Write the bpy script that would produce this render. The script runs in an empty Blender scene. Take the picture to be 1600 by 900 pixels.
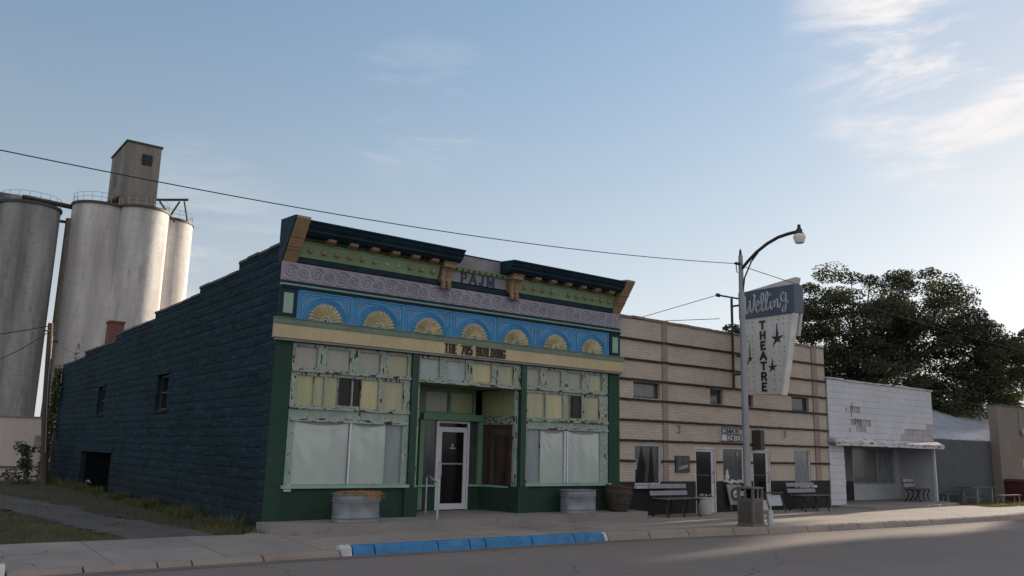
import bpy, bmesh, math, random
from mathutils import Vector, Matrix
random.seed(7)
R = math.radians
PI = math.pi
scene = bpy.context.scene
# ------------------------------------------------------------ camera
cam_d = bpy.data.cameras.new("camera"); cam = bpy.data.objects.new("camera", cam_d)
scene.collection.objects.link(cam); scene.camera = cam
cam_d.sensor_width = 36; cam_d.lens = 36*1298.246/1600
cam_d.clip_start = 0.1; cam_d.clip_end = 3000
yaw, pitch, roll = .6505, .1923, .0232
cy, sy = math.cos(yaw), math.sin(yaw)
f0 = Vector((sy, cy, 0)); rt = Vector((cy, -sy, 0)); up = Vector((0, 0, 1))
fo = f0*math.cos(pitch)+up*math.sin(pitch); u0 = up*math.cos(pitch)-f0*math.sin(pitch)
r2 = rt*math.cos(roll)+u0*math.sin(roll); u2 = u0*math.cos(roll)-rt*math.sin(roll)
m = Matrix((r2, u2, -fo)).transposed().to_4x4(); m.translation = Vector((-5.8736, -15.0, 1.65))
cam.matrix_world = m
# ------------------------------------------------------------ sky + sun
SUN_AZ, SUN_EL = 84.0, 9.0          # azimuth clockwise from +Y
w = bpy.data.worlds.new("World"); scene.world = w; w.use_nodes = True
nt = w.node_tree; nt.nodes.clear()
out = nt.nodes.new('ShaderNodeOutputWorld'); bg = nt.nodes.new('ShaderNodeBackground')
sky = nt.nodes.new('ShaderNodeTexSky'); sky.sky_type = 'NISHITA'; sky.sun_disc = False
sky.sun_elevation = R(SUN_EL); sky.sun_rotation = R(SUN_AZ)
sky.altitude = 300; sky.air_density = 1.0; sky.dust_density = 0.5; sky.ozone_density = 1.6
bg.inputs['Strength'].default_value = 0.15
# thin wisps of cloud high on the right and pale patches low down
tc = nt.nodes.new('ShaderNodeTexCoord')
def N(t, **k):
    n = nt.nodes.new(t)
    for a, b in k.items(): setattr(n, a, b)
    return n
mp = N('ShaderNodeMapping'); mp.inputs['Scale'].default_value = (2.6, 3.0, 11.0); mp.inputs['Rotation'].default_value = (0.30, -0.30, 0.5)
nt.links.new(tc.outputs['Generated'], mp.inputs['Vector'])
ns = N('ShaderNodeTexNoise'); ns.inputs['Scale'].default_value = 1.5; ns.inputs['Detail'].default_value = 9; ns.inputs['Roughness'].default_value = .62; ns.inputs['Distortion'].default_value = .5
nt.links.new(mp.outputs['Vector'], ns.inputs['Vector'])
def spot(direction, c0, c1):
    d = N('ShaderNodeVectorMath', operation='DOT_PRODUCT'); d.inputs[1].default_value = direction
    nm = N('ShaderNodeVectorMath', operation='NORMALIZE'); nt.links.new(tc.outputs['Generated'], nm.inputs[0])
    nt.links.new(nm.outputs[0], d.inputs[0])
    mr = N('ShaderNodeMapRange', interpolation_type='SMOOTHSTEP'); mr.inputs['From Min'].default_value = c0; mr.inputs['From Max'].default_value = c1
    nt.links.new(d.outputs['Value'], mr.inputs['Value']); return mr.outputs['Result']
def mth(op, a, b):
    n = N('ShaderNodeMath', operation=op)
    for i, v in enumerate((a, b)):
        if hasattr(v, 'name'): nt.links.new(v, n.inputs[i])
        else: n.inputs[i].default_value = v
    return n.outputs[0]
def px_dir(u, v): 
    return (fo + r2*((u-800)/1298.246) - u2*((v-450)/1298.246)).normalized()
cr = N('ShaderNodeMapRange', interpolation_type='SMOOTHSTEP'); cr.inputs['From Min'].default_value = .42; cr.inputs['From Max'].default_value = .68
nt.links.new(ns.outputs['Fac'], cr.inputs['Value'])
s1 = mth('MULTIPLY', mth('ADD', mth('MULTIPLY', cr.outputs['Result'], 1.3), .10), spot(Vector((0.845, 0.325, 0.425)).normalized(), .976, .9995))
s2 = mth('MULTIPLY', cr.outputs['Result'], spot(Vector((0.467, 0.795, 0.386)).normalized(), .994, 1.0))
s3 = mth('MULTIPLY', cr.outputs['Result'], spot(Vector((0.276, 0.937, 0.214)).normalized(), .99, 1.0))
# unseen bright cloud added behind the camera to brighten and neutralise the fronts
s4 = mth('MULTIPLY', mth('ADD', mth('MULTIPLY', ns.outputs['Fac'], 1.1), .10), spot(Vector((-.25, -.85, .5)).normalized(), .05, .75))
cl = mth('ADD', mth('MULTIPLY', s1, .95), mth('ADD', mth('MULTIPLY', s2, .28), mth('MULTIPLY', s3, .35)))
mix = N('ShaderNodeMixRGB'); mix.inputs['Color2'].default_value = (3.3, 3.15, 3.1, 1)
nt.links.new(mth('ADD', cl, s4), mix.inputs['Fac']); mix.use_clamp = False
def vm(op, a, b):
    n = N('ShaderNodeVectorMath', operation=op)
    for i, v in enumerate((a, b)):
        if hasattr(v, 'name'): nt.links.new(v, n.inputs[i])
        else: n.inputs[i].default_value = v
    return n.outputs[0]
# hazy sky: the bright side near the sun is spread out and flattened by thin high haze
lum = N('ShaderNodeRGBToBW'); nt.links.new(sky.outputs[0], lum.inputs[0])
l1 = mth('ADD', mth('MULTIPLY', lum.outputs[0], .19), 1.0); cb0 = N('ShaderNodeCombineXYZ')
for q_ in range(3): nt.links.new(l1, cb0.inputs[q_])
hz1 = cb0.outputs[0]
sx = N('ShaderNodeSeparateXYZ'); nt.links.new(tc.outputs['Generated'], sx.inputs[0])
hf = N('ShaderNodeMapRange', interpolation_type='SMOOTHSTEP'); hf.inputs['From Min'].default_value = .62; hf.inputs['From Max'].default_value = 0; hf.inputs['To Max'].default_value = .82
nt.links.new(sx.outputs['Z'], hf.inputs['Value'])
cb1 = N('ShaderNodeCombineXYZ')
for q_, k_ in enumerate((.90, 1.0, 1.13)): nt.links.new(mth('MULTIPLY', lum.outputs[0], k_), cb1.inputs[q_])
ds = N('ShaderNodeMixRGB'); nt.links.new(hf.outputs['Result'], ds.inputs['Fac']); nt.links.new(sky.outputs[0], ds.inputs['Color1']); nt.links.new(cb1.outputs[0], ds.inputs['Color2'])
hz2 = vm('DIVIDE', vm('MULTIPLY', ds.outputs[0], (1.15, 1.08, 1.035)), hz1)
nt.links.new(hz2, mix.inputs['Color1']); nt.links.new(mix.outputs[0], bg.inputs['Color']); nt.links.new(bg.outputs[0], out.inputs['Surface'])
sd = bpy.data.lights.new("sun", 'SUN'); so = bpy.data.objects.new("sun", sd); scene.collection.objects.link(so)
sd.energy = 4.4; sd.angle = R(0.6); sd.color = (1.0, 0.84, 0.66)
sdir = Vector((math.sin(R(SUN_AZ))*math.cos(R(SUN_EL)), math.cos(R(SUN_AZ))*math.cos(R(SUN_EL)), math.sin(R(SUN_EL))))
so.rotation_euler = (-sdir).to_track_quat('-Z', 'Y').to_euler(); so.location = (40, 0, 30)
scene.view_settings.view_transform = 'Standard'; scene.view_settings.look = 'None'
scene.view_settings.gamma = 1.0; scene.view_settings.exposure = 0.98; scene.view_settings.use_curve_mapping = False
scene.cycles.max_bounces = 6; scene.cycles.diffuse_bounces = 3; scene.cycles.transparent_max_bounces = 6

# ------------------------------------------------------------ materials
def nodes(name):
    mt = bpy.data.materials.new(name); mt.use_nodes = True
    t = mt.node_tree; b = t.nodes['Principled BSDF']; return mt, t, b
def c4(c): return (c[0], c[1], c[2], 1)
def mixc(t, fac, a, b):
    n = t.nodes.new('ShaderNodeMixRGB')
    for s, v in (('Fac', fac), ('Color1', a), ('Color2', b)):
        if hasattr(v, 'name'): t.links.new(v, n.inputs[s])
        elif s == 'Fac': n.inputs[s].default_value = v
        else: n.inputs[s].default_value = c4(v)
    return n.outputs[0]
def noise(t, scale, detail=5, vec=None, rough=.55, stretch=None):
    n = t.nodes.new('ShaderNodeTexNoise'); n.inputs['Scale'].default_value = scale; n.inputs['Detail'].default_value = detail; n.inputs['Roughness'].default_value = rough
    g = t.nodes.new('ShaderNodeNewGeometry'); v = vec or g.outputs['Position']
    if stretch:
        mp = t.nodes.new('ShaderNodeMapping'); mp.inputs['Scale'].default_value = stretch; t.links.new(v, mp.inputs['Vector']); v = mp.outputs[0]
    t.links.new(v, n.inputs['Vector']); return n.outputs['Fac']
def ramp(t, fac, lo, hi, a=0.0, b=1.0):
    n = t.nodes.new('ShaderNodeMapRange'); n.inputs['From Min'].default_value = lo; n.inputs['From Max'].default_value = hi
    n.inputs['To Min'].default_value = a; n.inputs['To Max'].default_value = b
    t.links.new(fac, n.inputs['Value']); return n.outputs['Result']
def bump(t, b, h, strength=.3, dist=.02, prev=None):
    n = t.nodes.new('ShaderNodeBump'); n.inputs['Strength'].default_value = strength; n.inputs['Distance'].default_value = dist
    t.links.new(h, n.inputs['Height'])
    if prev: t.links.new(prev, n.inputs['Normal'])
    t.links.new(n.outputs[0], b.inputs['Normal']); return n.outputs[0]
def sh(c, k): return tuple(min(1, x*k) for x in c)
def pm(name, col, rough=.75, var=.22, scale=2.5, bs=60, bst=.15, metal=0, dirt=None, spec=.4, streak=False):
    mt, t, b = nodes(name)
    f = ramp(t, noise(t, scale, 7, stretch=(1, 1, .25) if streak else None), .3, .7)
    c = mixc(t, f, sh(col, 1-var), sh(col, 1+var))
    f2 = noise(t, scale*9, 4)
    c = mixc(t, ramp(t, f2, .4, .8, 0, .35), c, sh(col, .6))
    if dirt:
        c = mixc(t, ramp(t, noise(t, scale*1.7, 8, rough=.7), .56, .68), c, dirt)
    t.links.new(c, b.inputs['Base Color'])
    b.inputs['Roughness'].default_value = rough; b.inputs['Metallic'].default_value = metal; b.inputs['Specular IOR Level'].default_value = spec
    if bst: bump(t, b, noise(t, bs, 4), bst, .01)
    return mt
def peel(name, col, white=(.42, .42, .38), wood=(.02, .014, .01), lo=.585, hz=(1.0, 1.0, 1.0), sc=9, amount=1):
    mt, t, b = nodes(name)
    n1 = noise(t, sc, 7, stretch=hz, rough=.62)
    f = noise(t, 1.3, 4)
    c = mixc(t, ramp(t, f, .3, .7), sh(col, .8), sh(col, 1.2))
    c = mixc(t, ramp(t, n1, lo-.05, lo-.04), c, white)
    c = mixc(t, ramp(t, n1, lo, lo+.012), c, wood)
    t.links.new(c, b.inputs['Base Color']); b.inputs['Roughness'].default_value = .72
    bump(t, b, ramp(t, n1, lo-.06, lo+.02, 1, 0), .5, .01)
    return mt
def brick(name, c1, c2, mortar, bw=.2, bh=.068, ms=.007, rough=.85, bst=.5, patch=None, squash=False):
    mt, t, b = nodes(name)
    g = t.nodes.new('ShaderNodeNewGeometry'); s = t.nodes.new('ShaderNodeSeparateXYZ'); t.links.new(g.outputs['Position'], s.inputs[0])
    a = t.nodes.new('ShaderNodeMath'); a.operation = 'ADD'; t.links.new(s.outputs['X'], a.inputs[0]); t.links.new(s.outputs['Y'], a.inputs[1])
    cb = t.nodes.new('ShaderNodeCombineXYZ'); t.links.new(a.outputs[0], cb.inputs['X']); t.links.new(s.outputs['Z'], cb.inputs['Y'])
    br = t.nodes.new('ShaderNodeTexBrick'); br.inputs['Scale'].default_value = 1.0; br.inputs['Brick Width'].default_value = bw; br.inputs['Row Height'].default_value = bh
    br.inputs['Mortar Size'].default_value = ms; br.inputs['Mortar Smooth'].default_value = .3; br.inputs['Bias'].default_value = 0
    br.inputs['Color1'].default_value = c4(c1); br.inputs['Color2'].default_value = c4(c2); br.inputs['Mortar'].default_value = c4(mortar)
    t.links.new(cb.outputs[0], br.inputs['Vector'])
    c = br.outputs['Color']
    f = ramp(t, noise(t, 1.1, 7), .3, .75, 0, .5)
    mul = t.nodes.new('ShaderNodeMixRGB'); mul.blend_type = 'MULTIPLY'; t.links.new(f, mul.inputs['Fac']); t.links.new(c, mul.inputs['Color1']); mul.inputs['Color2'].default_value = (.55, .52, .5, 1)
    c = mul.outputs[0]
    if patch:
        c = mixc(t, ramp(t, noise(t, patch[1], 8, rough=.7), patch[2], patch[2]+.04), c, patch[0])
    t.links.new(c, b.inputs['Base Color']); b.inputs['Roughness'].default_value = rough
    n1 = bump(t, b, br.outputs['Fac'], -bst, .008)
    bump(t, b, noise(t, 50, 4), .25, .01, n1)
    return mt
def glassy(name, col, rough=.12, var=.1, scale=2, streaks=True):
    mt, t, b = nodes(name)
    f = ramp(t, noise(t, scale, 5, stretch=(2.5, 2.5, .5) if streaks else None), .3, .7)
    t.links.new(mixc(t, f, sh(col, 1-var), sh(col, 1+var)), b.inputs['Base Color'])
    b.inputs['Roughness'].default_value = rough; b.inputs['Specular IOR Level'].default_value = .5
    return mt
M = {}
M['green_brick'] = brick('green_brick', (.014, .058, .036), (.012, .048, .030), (.009, .038, .024), bst=.6)
M['green_brick_base'] = brick('green_brick_base', (.013, .050, .034), (.011, .042, .029), (.009, .034, .022), patch=((.055, .030, .025), 1.6, .60), bst=.6)
M['green_paint'] = pm('dark_green_paint', (.010, .047, .032), rough=.5)
M['teal_dark'] = pm('dark_teal_paint', (.012, .035, .045), rough=.6, bst=.05, spec=.15)
M['navy'] = pm('navy_cornice_paint', (.013, .032, .046), rough=.6, var=.3, spec=.12)
M['tan_paint'] = pm('tan_beam_paint', (.46, .38, .225), rough=.65, var=.1, scale=1.5)
M['beam_green'] = pm('sage_beam_paint', (.13, .19, .14), rough=.6)
M['mint'] = pm('mint_trim_paint', (.25, .38, .31), rough=.6, var=.12)
M['lavender'] = pm('lavender_frieze_paint', (.29, .27, .31), rough=.6, var=.14)
M['lav_scroll'] = pm('blue_grey_scroll_paint', (.21, .215, .30), rough=.6, var=.2)
M['blue'] = pm('bright_blue_paint', (.065, .26, .50), rough=.55, var=.12, scale=4)
M['gold'] = pm('cream_gold_paint', (.56, .49, .32), rough=.6, var=.25, scale=9)
M['fleck'] = pm('pale_ornament_paint', (.30, .36, .44), rough=.6, var=.3)
M['corn_green'] = pm('light_green_cornice_paint', (.19, .28, .16), rough=.6, var=.15)
M['olive'] = pm('olive_soffit_paint', (.085, .085, .035), rough=.7, var=.3, scale=6)
M['corn_brown'] = pm('brown_bracket_paint', (.25, .165, .10), rough=.65, var=.25, scale=6)
M['tan_block'] = pm('tan_end_block_paint', (.30, .21, .125), rough=.7, var=.15, scale=5)
M['gray_panel'] = pm('grey_name_panel_paint', (.21, .20, .215), rough=.6)
M['letter_navy'] = pm('navy_lettering_paint', (.012, .022, .085), rough=.4, var=.1)
M['letter_black'] = pm('black_lettering', (.018, .014, .010), rough=.5, var=.1)
M['peel'] = peel('peeling_mint_paint', (.22, .30, .245), lo=.60, hz=(1, 1, .55))
M['peel_h'] = peel('peeling_mint_rail', (.25, .32, .275), lo=.535, hz=(.35, 1, 1.6), sc=14)
M['peel_v'] = peel('peeling_mint_mullion', (.23, .31, .24), lo=.555, hz=(1.2, 1.2, .38), sc=12)
M['green_trim'] = pm('leaf_green_trim', (.13, .25, .16), rough=.6, var=.15)
M['soffit'] = pm('yellow_green_soffit', (.16, .20, .07), rough=.8, var=.3)
M['pane_grey'] = glassy('painted_grey_pane', (.28, .28, .245), .25)
M['pane_blue'] = glassy('painted_pale_blue_pane', (.28, .33, .33), .25)
M['pane_lime'] = glassy('painted_lime_pane', (.32, .34, .18), .25, .15)
M['pane_olive'] = glassy('painted_olive_pane', (.32, .32, .20), .25, .15)
M['pane_yellow'] = glassy('painted_straw_pane', (.42, .38, .21), .25, .15)
M['pane_sheet'] = glassy('sheet_covered_glass', (.37, .43, .405), .18, .06, 1.2)
for m_ in ('pane_sheet',):
    q_ = M[m_].node_tree.nodes['Principled BSDF']; q_.inputs['Coat Weight'].default_value = .8; q_.inputs['Coat Roughness'].default_value = .04
M['pane_sheet2'] = glassy('grey_curtain_glass', (.21, .25, .26), .18, .10, 3)
M['pane_brown'] = glassy('brown_papered_glass', (.055, .036, .03), .12, .5, 1.5)
M['glass_dark'] = glassy('dark_glass', (.010, .010, .011), .08, .3)
M['glass_dark'].node_tree.nodes['Principled BSDF'].inputs['Specular IOR Level'].default_value = .22
M['glass_mid'] = glassy('dim_curtained_glass', (.045, .05, .06), .1, .6, 3)
M['glass_curtain'] = glassy('blue_grey_curtain_glass', (.14, .17, .19), .12, .25, 5)
M['glass_grey'] = glassy('reflective_grey_glass', (.12, .12, .12), .1, .2)
M['white_alu'] = pm('white_aluminium', (.60, .62, .66), rough=.4, var=.06, bst=0)
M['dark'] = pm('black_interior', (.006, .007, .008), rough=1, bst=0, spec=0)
M['cream_brick'] = brick('cream_brick', (.50, .425, .355), (.44, .37, .31), (.33, .28, .235), bst=.7)
M['pink_shade_brick'] = brick('pinkish_relief_shade_brick', (.31, .25, .215), (.275, .22, .185), (.21, .17, .145), bst=.7)  # darker pinkish brick, shade of the wall relief put into its colour
M['black_brick'] = brick('black_painted_brick', (.016, .017, .018), (.013, .013, .014), (.009, .009, .01), bst=.7)
M['stripe'] = pm('black_brick_stripe', (.013, .012, .012), rough=.7, bs=20, bst=.6)
M['sill'] = pm('white_sill_paint', (.50, .50, .52), rough=.6)
M['dark_frame'] = pm('dark_window_frame', (.05, .048, .045), rough=.6)
M['grey_frame'] = pm('grey_window_frame', (.24, .23, .23), rough=.55)
M['white_paint'] = pm('weathered_white_siding', (.50, .51, .55), rough=.7, var=.08, scale=1.5, dirt=None, bs=30)
M['white_stain'] = pm('stained_white_siding', (.36, .34, .36), rough=.8, var=.2, scale=4)
M['white_peel'] = peel('peeling_white_board', (.46, .46, .48), (.30, .29, .28), (.06, .05, .045), lo=.60, hz=(.4, 1, 1.6), sc=9)
M['bluewhite'] = pm('pale_grey_white_wall', (.36, .385, .42), rough=.7, var=.08)
M['grey_wall'] = pm('dark_grey_wall_paint', (.075, .083, .09), rough=.85, var=.12)
M['grey_door'] = pm('dull_grey_boards', (.13, .13, .13), rough=.8)
M['tan_wall'] = brick('tan_brick_wall', (.225, .185, .155), (.205, .17, .14), (.18, .15, .125), bst=.3)
M['red_plastic'] = pm('dark_red_metal', (.07, .014, .014), rough=.45)
M['stucco_pink'] = pm('pinkish_stucco', (.58, .50, .475), rough=.9, var=.1, streak=True)
M['chimney'] = brick('red_chimney_brick', (.17, .055, .04), (.13, .04, .03), (.16, .10, .08), ms=.01)
M['concrete_walk'] = None
M['pole_galv'] = pm('galvanised_pole', (.27, .275, .29), rough=.5, metal=.35, var=.1)
M['dark_metal'] = pm('dark_rusty_metal', (.05, .04, .036), rough=.55, metal=.3, var=.3)
M['sign_white'] = pm('sign_white_enamel', (.52, .50, .47), rough=.5, var=.12, scale=3, streak=True)
M['sign_blue'] = pm('sign_slate_blue_enamel', (.055, .075, .115), rough=.45, var=.2)
M['neon'] = pm('dull_white_tubing', (.55, .55, .55), rough=.4, var=.1)
M['galv'] = pm('galvanised_tub_steel', (.22, .235, .26), rough=.6, metal=.4, var=.22, scale=5)
M['barrel_wood'] = pm('weathered_barrel_wood', (.055, .043, .036), rough=.9, var=.4, scale=8)
M['hoop'] = pm('rusty_hoop', (.07, .05, .042), rough=.7, metal=.4)
M['soil'] = pm('dark_soil', (.03, .022, .016), rough=1)
M['straw'] = pm('dry_straw_grass', (.42, .23, .08), rough=.9, var=.3, scale=20)
M['green_leaf'] = pm('young_green_leaf', (.05, .09, .03), rough=.7, var=.3, scale=20)
M['bench_slat'] = pm('grey_bench_slat', (.22, .215, .235), rough=.6, var=.15, scale=8)
M['bench_iron'] = pm('dark_bench_iron', (.035, .033, .033), rough=.5, metal=.3)
M['bin'] = pm('brown_bin_panel', (.14, .125, .105), rough=.6, var=.15)
M['bin_dark'] = pm('dark_bin_panel', (.08, .072, .065), rough=.6, var=.15)
M['plastic_white'] = pm('off_white_plastic', (.45, .46, .46), rough=.5)
M['wire'] = pm('black_wire', (.02, .02, .02), rough=.6, bst=0, var=0)
M['wood_pole'] = pm('weathered_pole_wood', (.10, .075, .055), rough=.9, var=.3, streak=True)
M['table'] = pm('weathered_table_board', (.09, .085, .085), rough=.7)
M['bark'] = pm('tree_bark', (.07, .055, .045), rough=.95, var=.4, scale=10, bst=.6)
M['flag_red'] = pm('flag_red', (.25, .03, .03), rough=.7)

def concrete(name, col, crack=True, slab=None, rough=.9, tint=None):
    mt, t, b = nodes(name)
    f = ramp(t, noise(t, .7, 8, rough=.65), .3, .7)
    c = mixc(t, f, sh(col, .78), sh(col, 1.18))
    c = mixc(t, ramp(t, noise(t, 90, 3), .35, .7, 0, .45), c, sh(col, .6))
    c = mixc(t, ramp(t, noise(t, 3.1, 9, rough=.75), .56, .72, 0, .6), c, tint or sh(col, .55))
    if crack:
        g = t.nodes.new('ShaderNodeNewGeometry')
        nn = t.nodes.new('ShaderNodeTexNoise'); nn.inputs['Scale'].default_value = 1.5; nn.inputs['Detail'].default_value = 6; t.links.new(g.outputs['Position'], nn.inputs['Vector'])
        ad = t.nodes.new('ShaderNodeVectorMath'); ad.operation = 'MULTIPLY_ADD'; t.links.new(nn.outputs['Color'], ad.inputs[0]); ad.inputs[1].default_value = (.7, .7, .7); t.links.new(g.outputs['Position'], ad.inputs[2])
        v = t.nodes.new('ShaderNodeTexVoronoi'); v.feature = 'DISTANCE_TO_EDGE'; v.inputs['Scale'].default_value = .42; t.links.new(ad.outputs[0], v.inputs['Vector'])
        k = ramp(t, v.outputs['Distance'], .002, .006, 1, 0)
        gate = ramp(t, noise(t, .5, 2), .48, .54)
        mu = t.nodes.new('ShaderNodeMath'); mu.operation = 'MULTIPLY'; t.links.new(k, mu.inputs[0]); t.links.new(gate, mu.inputs[1])
        c = mixc(t, mu.outputs[0], c, sh(col, .25))
    if slab:
        g = t.nodes.new('ShaderNodeNewGeometry'); br = t.nodes.new('ShaderNodeTexBrick'); br.inputs['Scale'].default_value = 1; br.offset = 0
        br.inputs['Brick Width'].default_value = slab[0]; br.inputs['Row Height'].default_value = slab[1]; br.inputs['Mortar Size'].default_value = .009
        t.links.new(g.outputs['Position'], br.inputs['Vector']); br.inputs['Color1'].default_value = (.86, .86, .86, 1); br.inputs['Color2'].default_value = (1.08, 1.06, 1.03, 1); br.inputs['Mortar'].default_value = (.3, .28, .26, 1)
        mu = t.nodes.new('ShaderNodeMixRGB'); mu.blend_type = 'MULTIPLY'; mu.inputs['Fac'].default_value = .85; t.links.new(c, mu.inputs['Color1']); t.links.new(br.outputs['Color'], mu.inputs['Color2']); c = mu.outputs[0]
    t.links.new(c, b.inputs['Base Color']); b.inputs['Roughness'].default_value = rough
    n1 = bump(t, b, noise(t, 120, 3), .35, .006); bump(t, b, noise(t, 6, 5), .25, .02, n1)
    return mt
M['walk'] = concrete('worn_concrete_walk', (.28, .245, .22), slab=(1.52, 1.55))
M['slab'] = concrete('grey_step_concrete', (.24, .22, .205), crack=False, tint=(.10, .07, .055))
M['kerb'] = concrete('kerb_concrete', (.28, .23, .195), crack=False, tint=(.11, .075, .06))
M['kerb_white'] = pm('chipped_white_kerb_paint', (.5, .5, .48), rough=.8, dirt=(.2, .17, .15), scale=4)
M['kerb_blue'] = pm('blue_kerb_paint', (.035, .17, .36), rough=.75, var=.25, scale=5, dirt=(.14, .15, .16), bs=30, bst=.5)
M['silo'] = None
def asphalt():
    mt, t, b = nodes('reddish_asphalt')
    col = (.255, .212, .19)
    c = mixc(t, ramp(t, noise(t, .25, 6, stretch=(.3, 1, 1)), .35, .65), sh(col, .82), sh(col, 1.15))
    c = mixc(t, ramp(t, noise(t, 70, 2), .38, .62), sh(col, .55), c)
    c = mixc(t, ramp(t, noise(t, 160, 2), .60, .74, 0, .8), c, (.22, .17, .15))
    c = mixc(t, ramp(t, noise(t, 1.0, 8, rough=.7), .58, .70, 0, .5), c, sh(col, .6))
    c = mixc(t, ramp(t, noise(t, .6, 3, stretch=(.06, 1.6, 1)), .50, .68, 0, .35), c, sh(col, .62))
    g = t.nodes.new('ShaderNodeNewGeometry'); nn = t.nodes.new('ShaderNodeTexNoise'); nn.inputs['Scale'].default_value = 1.1; nn.inputs['Detail'].default_value = 7; t.links.new(g.outputs['Position'], nn.inputs['Vector'])
    ad = t.nodes.new('ShaderNodeVectorMath'); ad.operation = 'MULTIPLY_ADD'; t.links.new(nn.outputs['Color'], ad.inputs[0]); ad.inputs[1].default_value = (.9, .9, .9); t.links.new(g.outputs['Position'], ad.inputs[2])
    v = t.nodes.new('ShaderNodeTexVoronoi'); v.feature = 'DISTANCE_TO_EDGE'; v.inputs['Scale'].default_value = .22; t.links.new(ad.outputs[0], v.inputs['Vector'])
    c = mixc(t, ramp(t, v.outputs['Distance'], .002, .0045, .7, 0), c, sh(col, .35))
    t.links.new(c, b.inputs['Base Color']); b.inputs['Roughness'].default_value = .88
    n1 = bump(t, b, noise(t, 110, 3), .7, .01)
    return mt
M['asphalt'] = asphalt()
def silo_mat(name, col, dark):
    mt, t, b = nodes(name)
    c = mixc(t, ramp(t, noise(t, .5, 9, stretch=(1, 1, .10), rough=.6), .36, .64), dark, col)
    c = mixc(t, ramp(t, noise(t, 1.8, 8, rough=.7, stretch=(1, 1, .6)), .5, .75, 0, .55), c, sh(dark, .9))
    c = mixc(t, ramp(t, noise(t, .12, 5, stretch=(1, 1, .5)), .42, .62, 0, .5), c, sh(dark, .85))
    g = t.nodes.new('ShaderNodeNewGeometry'); s = t.nodes.new('ShaderNodeSeparateXYZ'); t.links.new(g.outputs['Position'], s.inputs[0])
    md = t.nodes.new('ShaderNodeMath'); md.operation = 'MODULO'; md.inputs[1].default_value = 1.2; t.links.new(s.outputs['Z'], md.inputs[0])
    c = mixc(t, ramp(t, md.outputs[0], .03, .06, .35, 0), c, sh(dark, .6))
    c = mixc(t, ramp(t, noise(t, .9, 9, stretch=(1, 1, .22), rough=.75), .58, .64, 0, .55), c, sh(dark, .75))
    t.links.new(c, b.inputs['Base Color']); b.inputs['Roughness'].default_value = .95; b.inputs['Specular IOR Level'].default_value = .1
    bump(t, b, noise(t, 3, 6), .5, .06)
    return mt
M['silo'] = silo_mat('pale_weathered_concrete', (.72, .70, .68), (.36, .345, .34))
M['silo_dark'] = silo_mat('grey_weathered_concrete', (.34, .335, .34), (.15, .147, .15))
M['headhouse'] = silo_mat('headhouse_concrete', (.30, .28, .25), (.17, .155, .14))
def ground_mat():
    mt, t, b = nodes('rough_grass_ground')
    c = mixc(t, ramp(t, noise(t, .8, 7), .35, .65), (.045, .046, .020), (.075, .072, .034))
    c = mixc(t, ramp(t, noise(t, 30, 4), .4, .7, 0, .7), c, (.035, .030, .02))
    c = mixc(t, ramp(t, noise(t, .5, 7), .58, .66, 0, .8), c, (.075, .06, .045))
    t.links.new(c, b.inputs['Base Color']); b.inputs['Roughness'].default_value = 1
    bump(t, b, noise(t, 25, 6), 1, .05); return mt
M['ground'] = ground_mat()
def gravel_mat():
    mt, t, b = nodes('dusty_gravel')
    c = mixc(t, ramp(t, noise(t, 1.1, 8, rough=.7), .35, .65), (.085, .08, .075), (.145, .135, .13))
    c = mixc(t, ramp(t, noise(t, 40, 3), .4, .65, 0, .6), c, (.055, .05, .045))
    t.links.new(c, b.inputs['Base Color']); b.inputs['Roughness'].default_value = 1
    bump(t, b, noise(t, 45, 4), 1, .03); return mt
M['gravel'] = gravel_mat()
def block_mat():
    mt, t, b = nodes('navy_painted_block')
    c = mixc(t, ramp(t, noise(t, .9, 7, stretch=(1, .5, 2)), .35, .66), (.011, .024, .034), (.016, .038, .050))
    c = mixc(t, ramp(t, noise(t, 5.5, 8, stretch=(1, .28, 2.6), rough=.7), .48, .72, 0, .85), c, (.040, .082, .10))
    c = mixc(t, ramp(t, noise(t, 2.5, 8, stretch=(1, .9, .5), rough=.7), .62, .72, 0, .6), c, (.07, .12, .135))
    c = mixc(t, ramp(t, noise(t, .45, 6, rough=.6), .52, .70, 0, .35), c, (.009, .014, .020))
    g = t.nodes.new('ShaderNodeNewGeometry'); sp_ = t.nodes.new('ShaderNodeSeparateXYZ'); t.links.new(g.outputs['Position'], sp_.inputs[0])
    ba = t.nodes.new('ShaderNodeMath'); ba.operation = 'MULTIPLY'; t.links.new(ramp(t, sp_.outputs['Z'], .2, 1.3, 1, 0), ba.inputs[0]); t.links.new(ramp(t, noise(t, 1.8, 7, rough=.7), .40, .62), ba.inputs[1])
    c = mixc(t, ba.outputs[0], c, (.030, .028, .026))
    t.links.new(c, b.inputs['Base Color']); b.inputs['Roughness'].default_value = .85; b.inputs['Specular IOR Level'].default_value = .12
    n1 = bump(t, b, noise(t, 22, 6, rough=.7), .9, .03); return mt
M['block'] = block_mat()
def metal_roof():
    mt, t, b = nodes('pale_ribbed_metal_roof')
    t.links.new(mixc(t, ramp(t, noise(t, 1.5, 6), .3, .7), (.40, .42, .46), (.52, .54, .58)), b.inputs['Base Color'])
    b.inputs['Roughness'].default_value = .45; b.inputs['Metallic'].default_value = .35; return mt
M['metal_roof'] = metal_roof()
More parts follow.
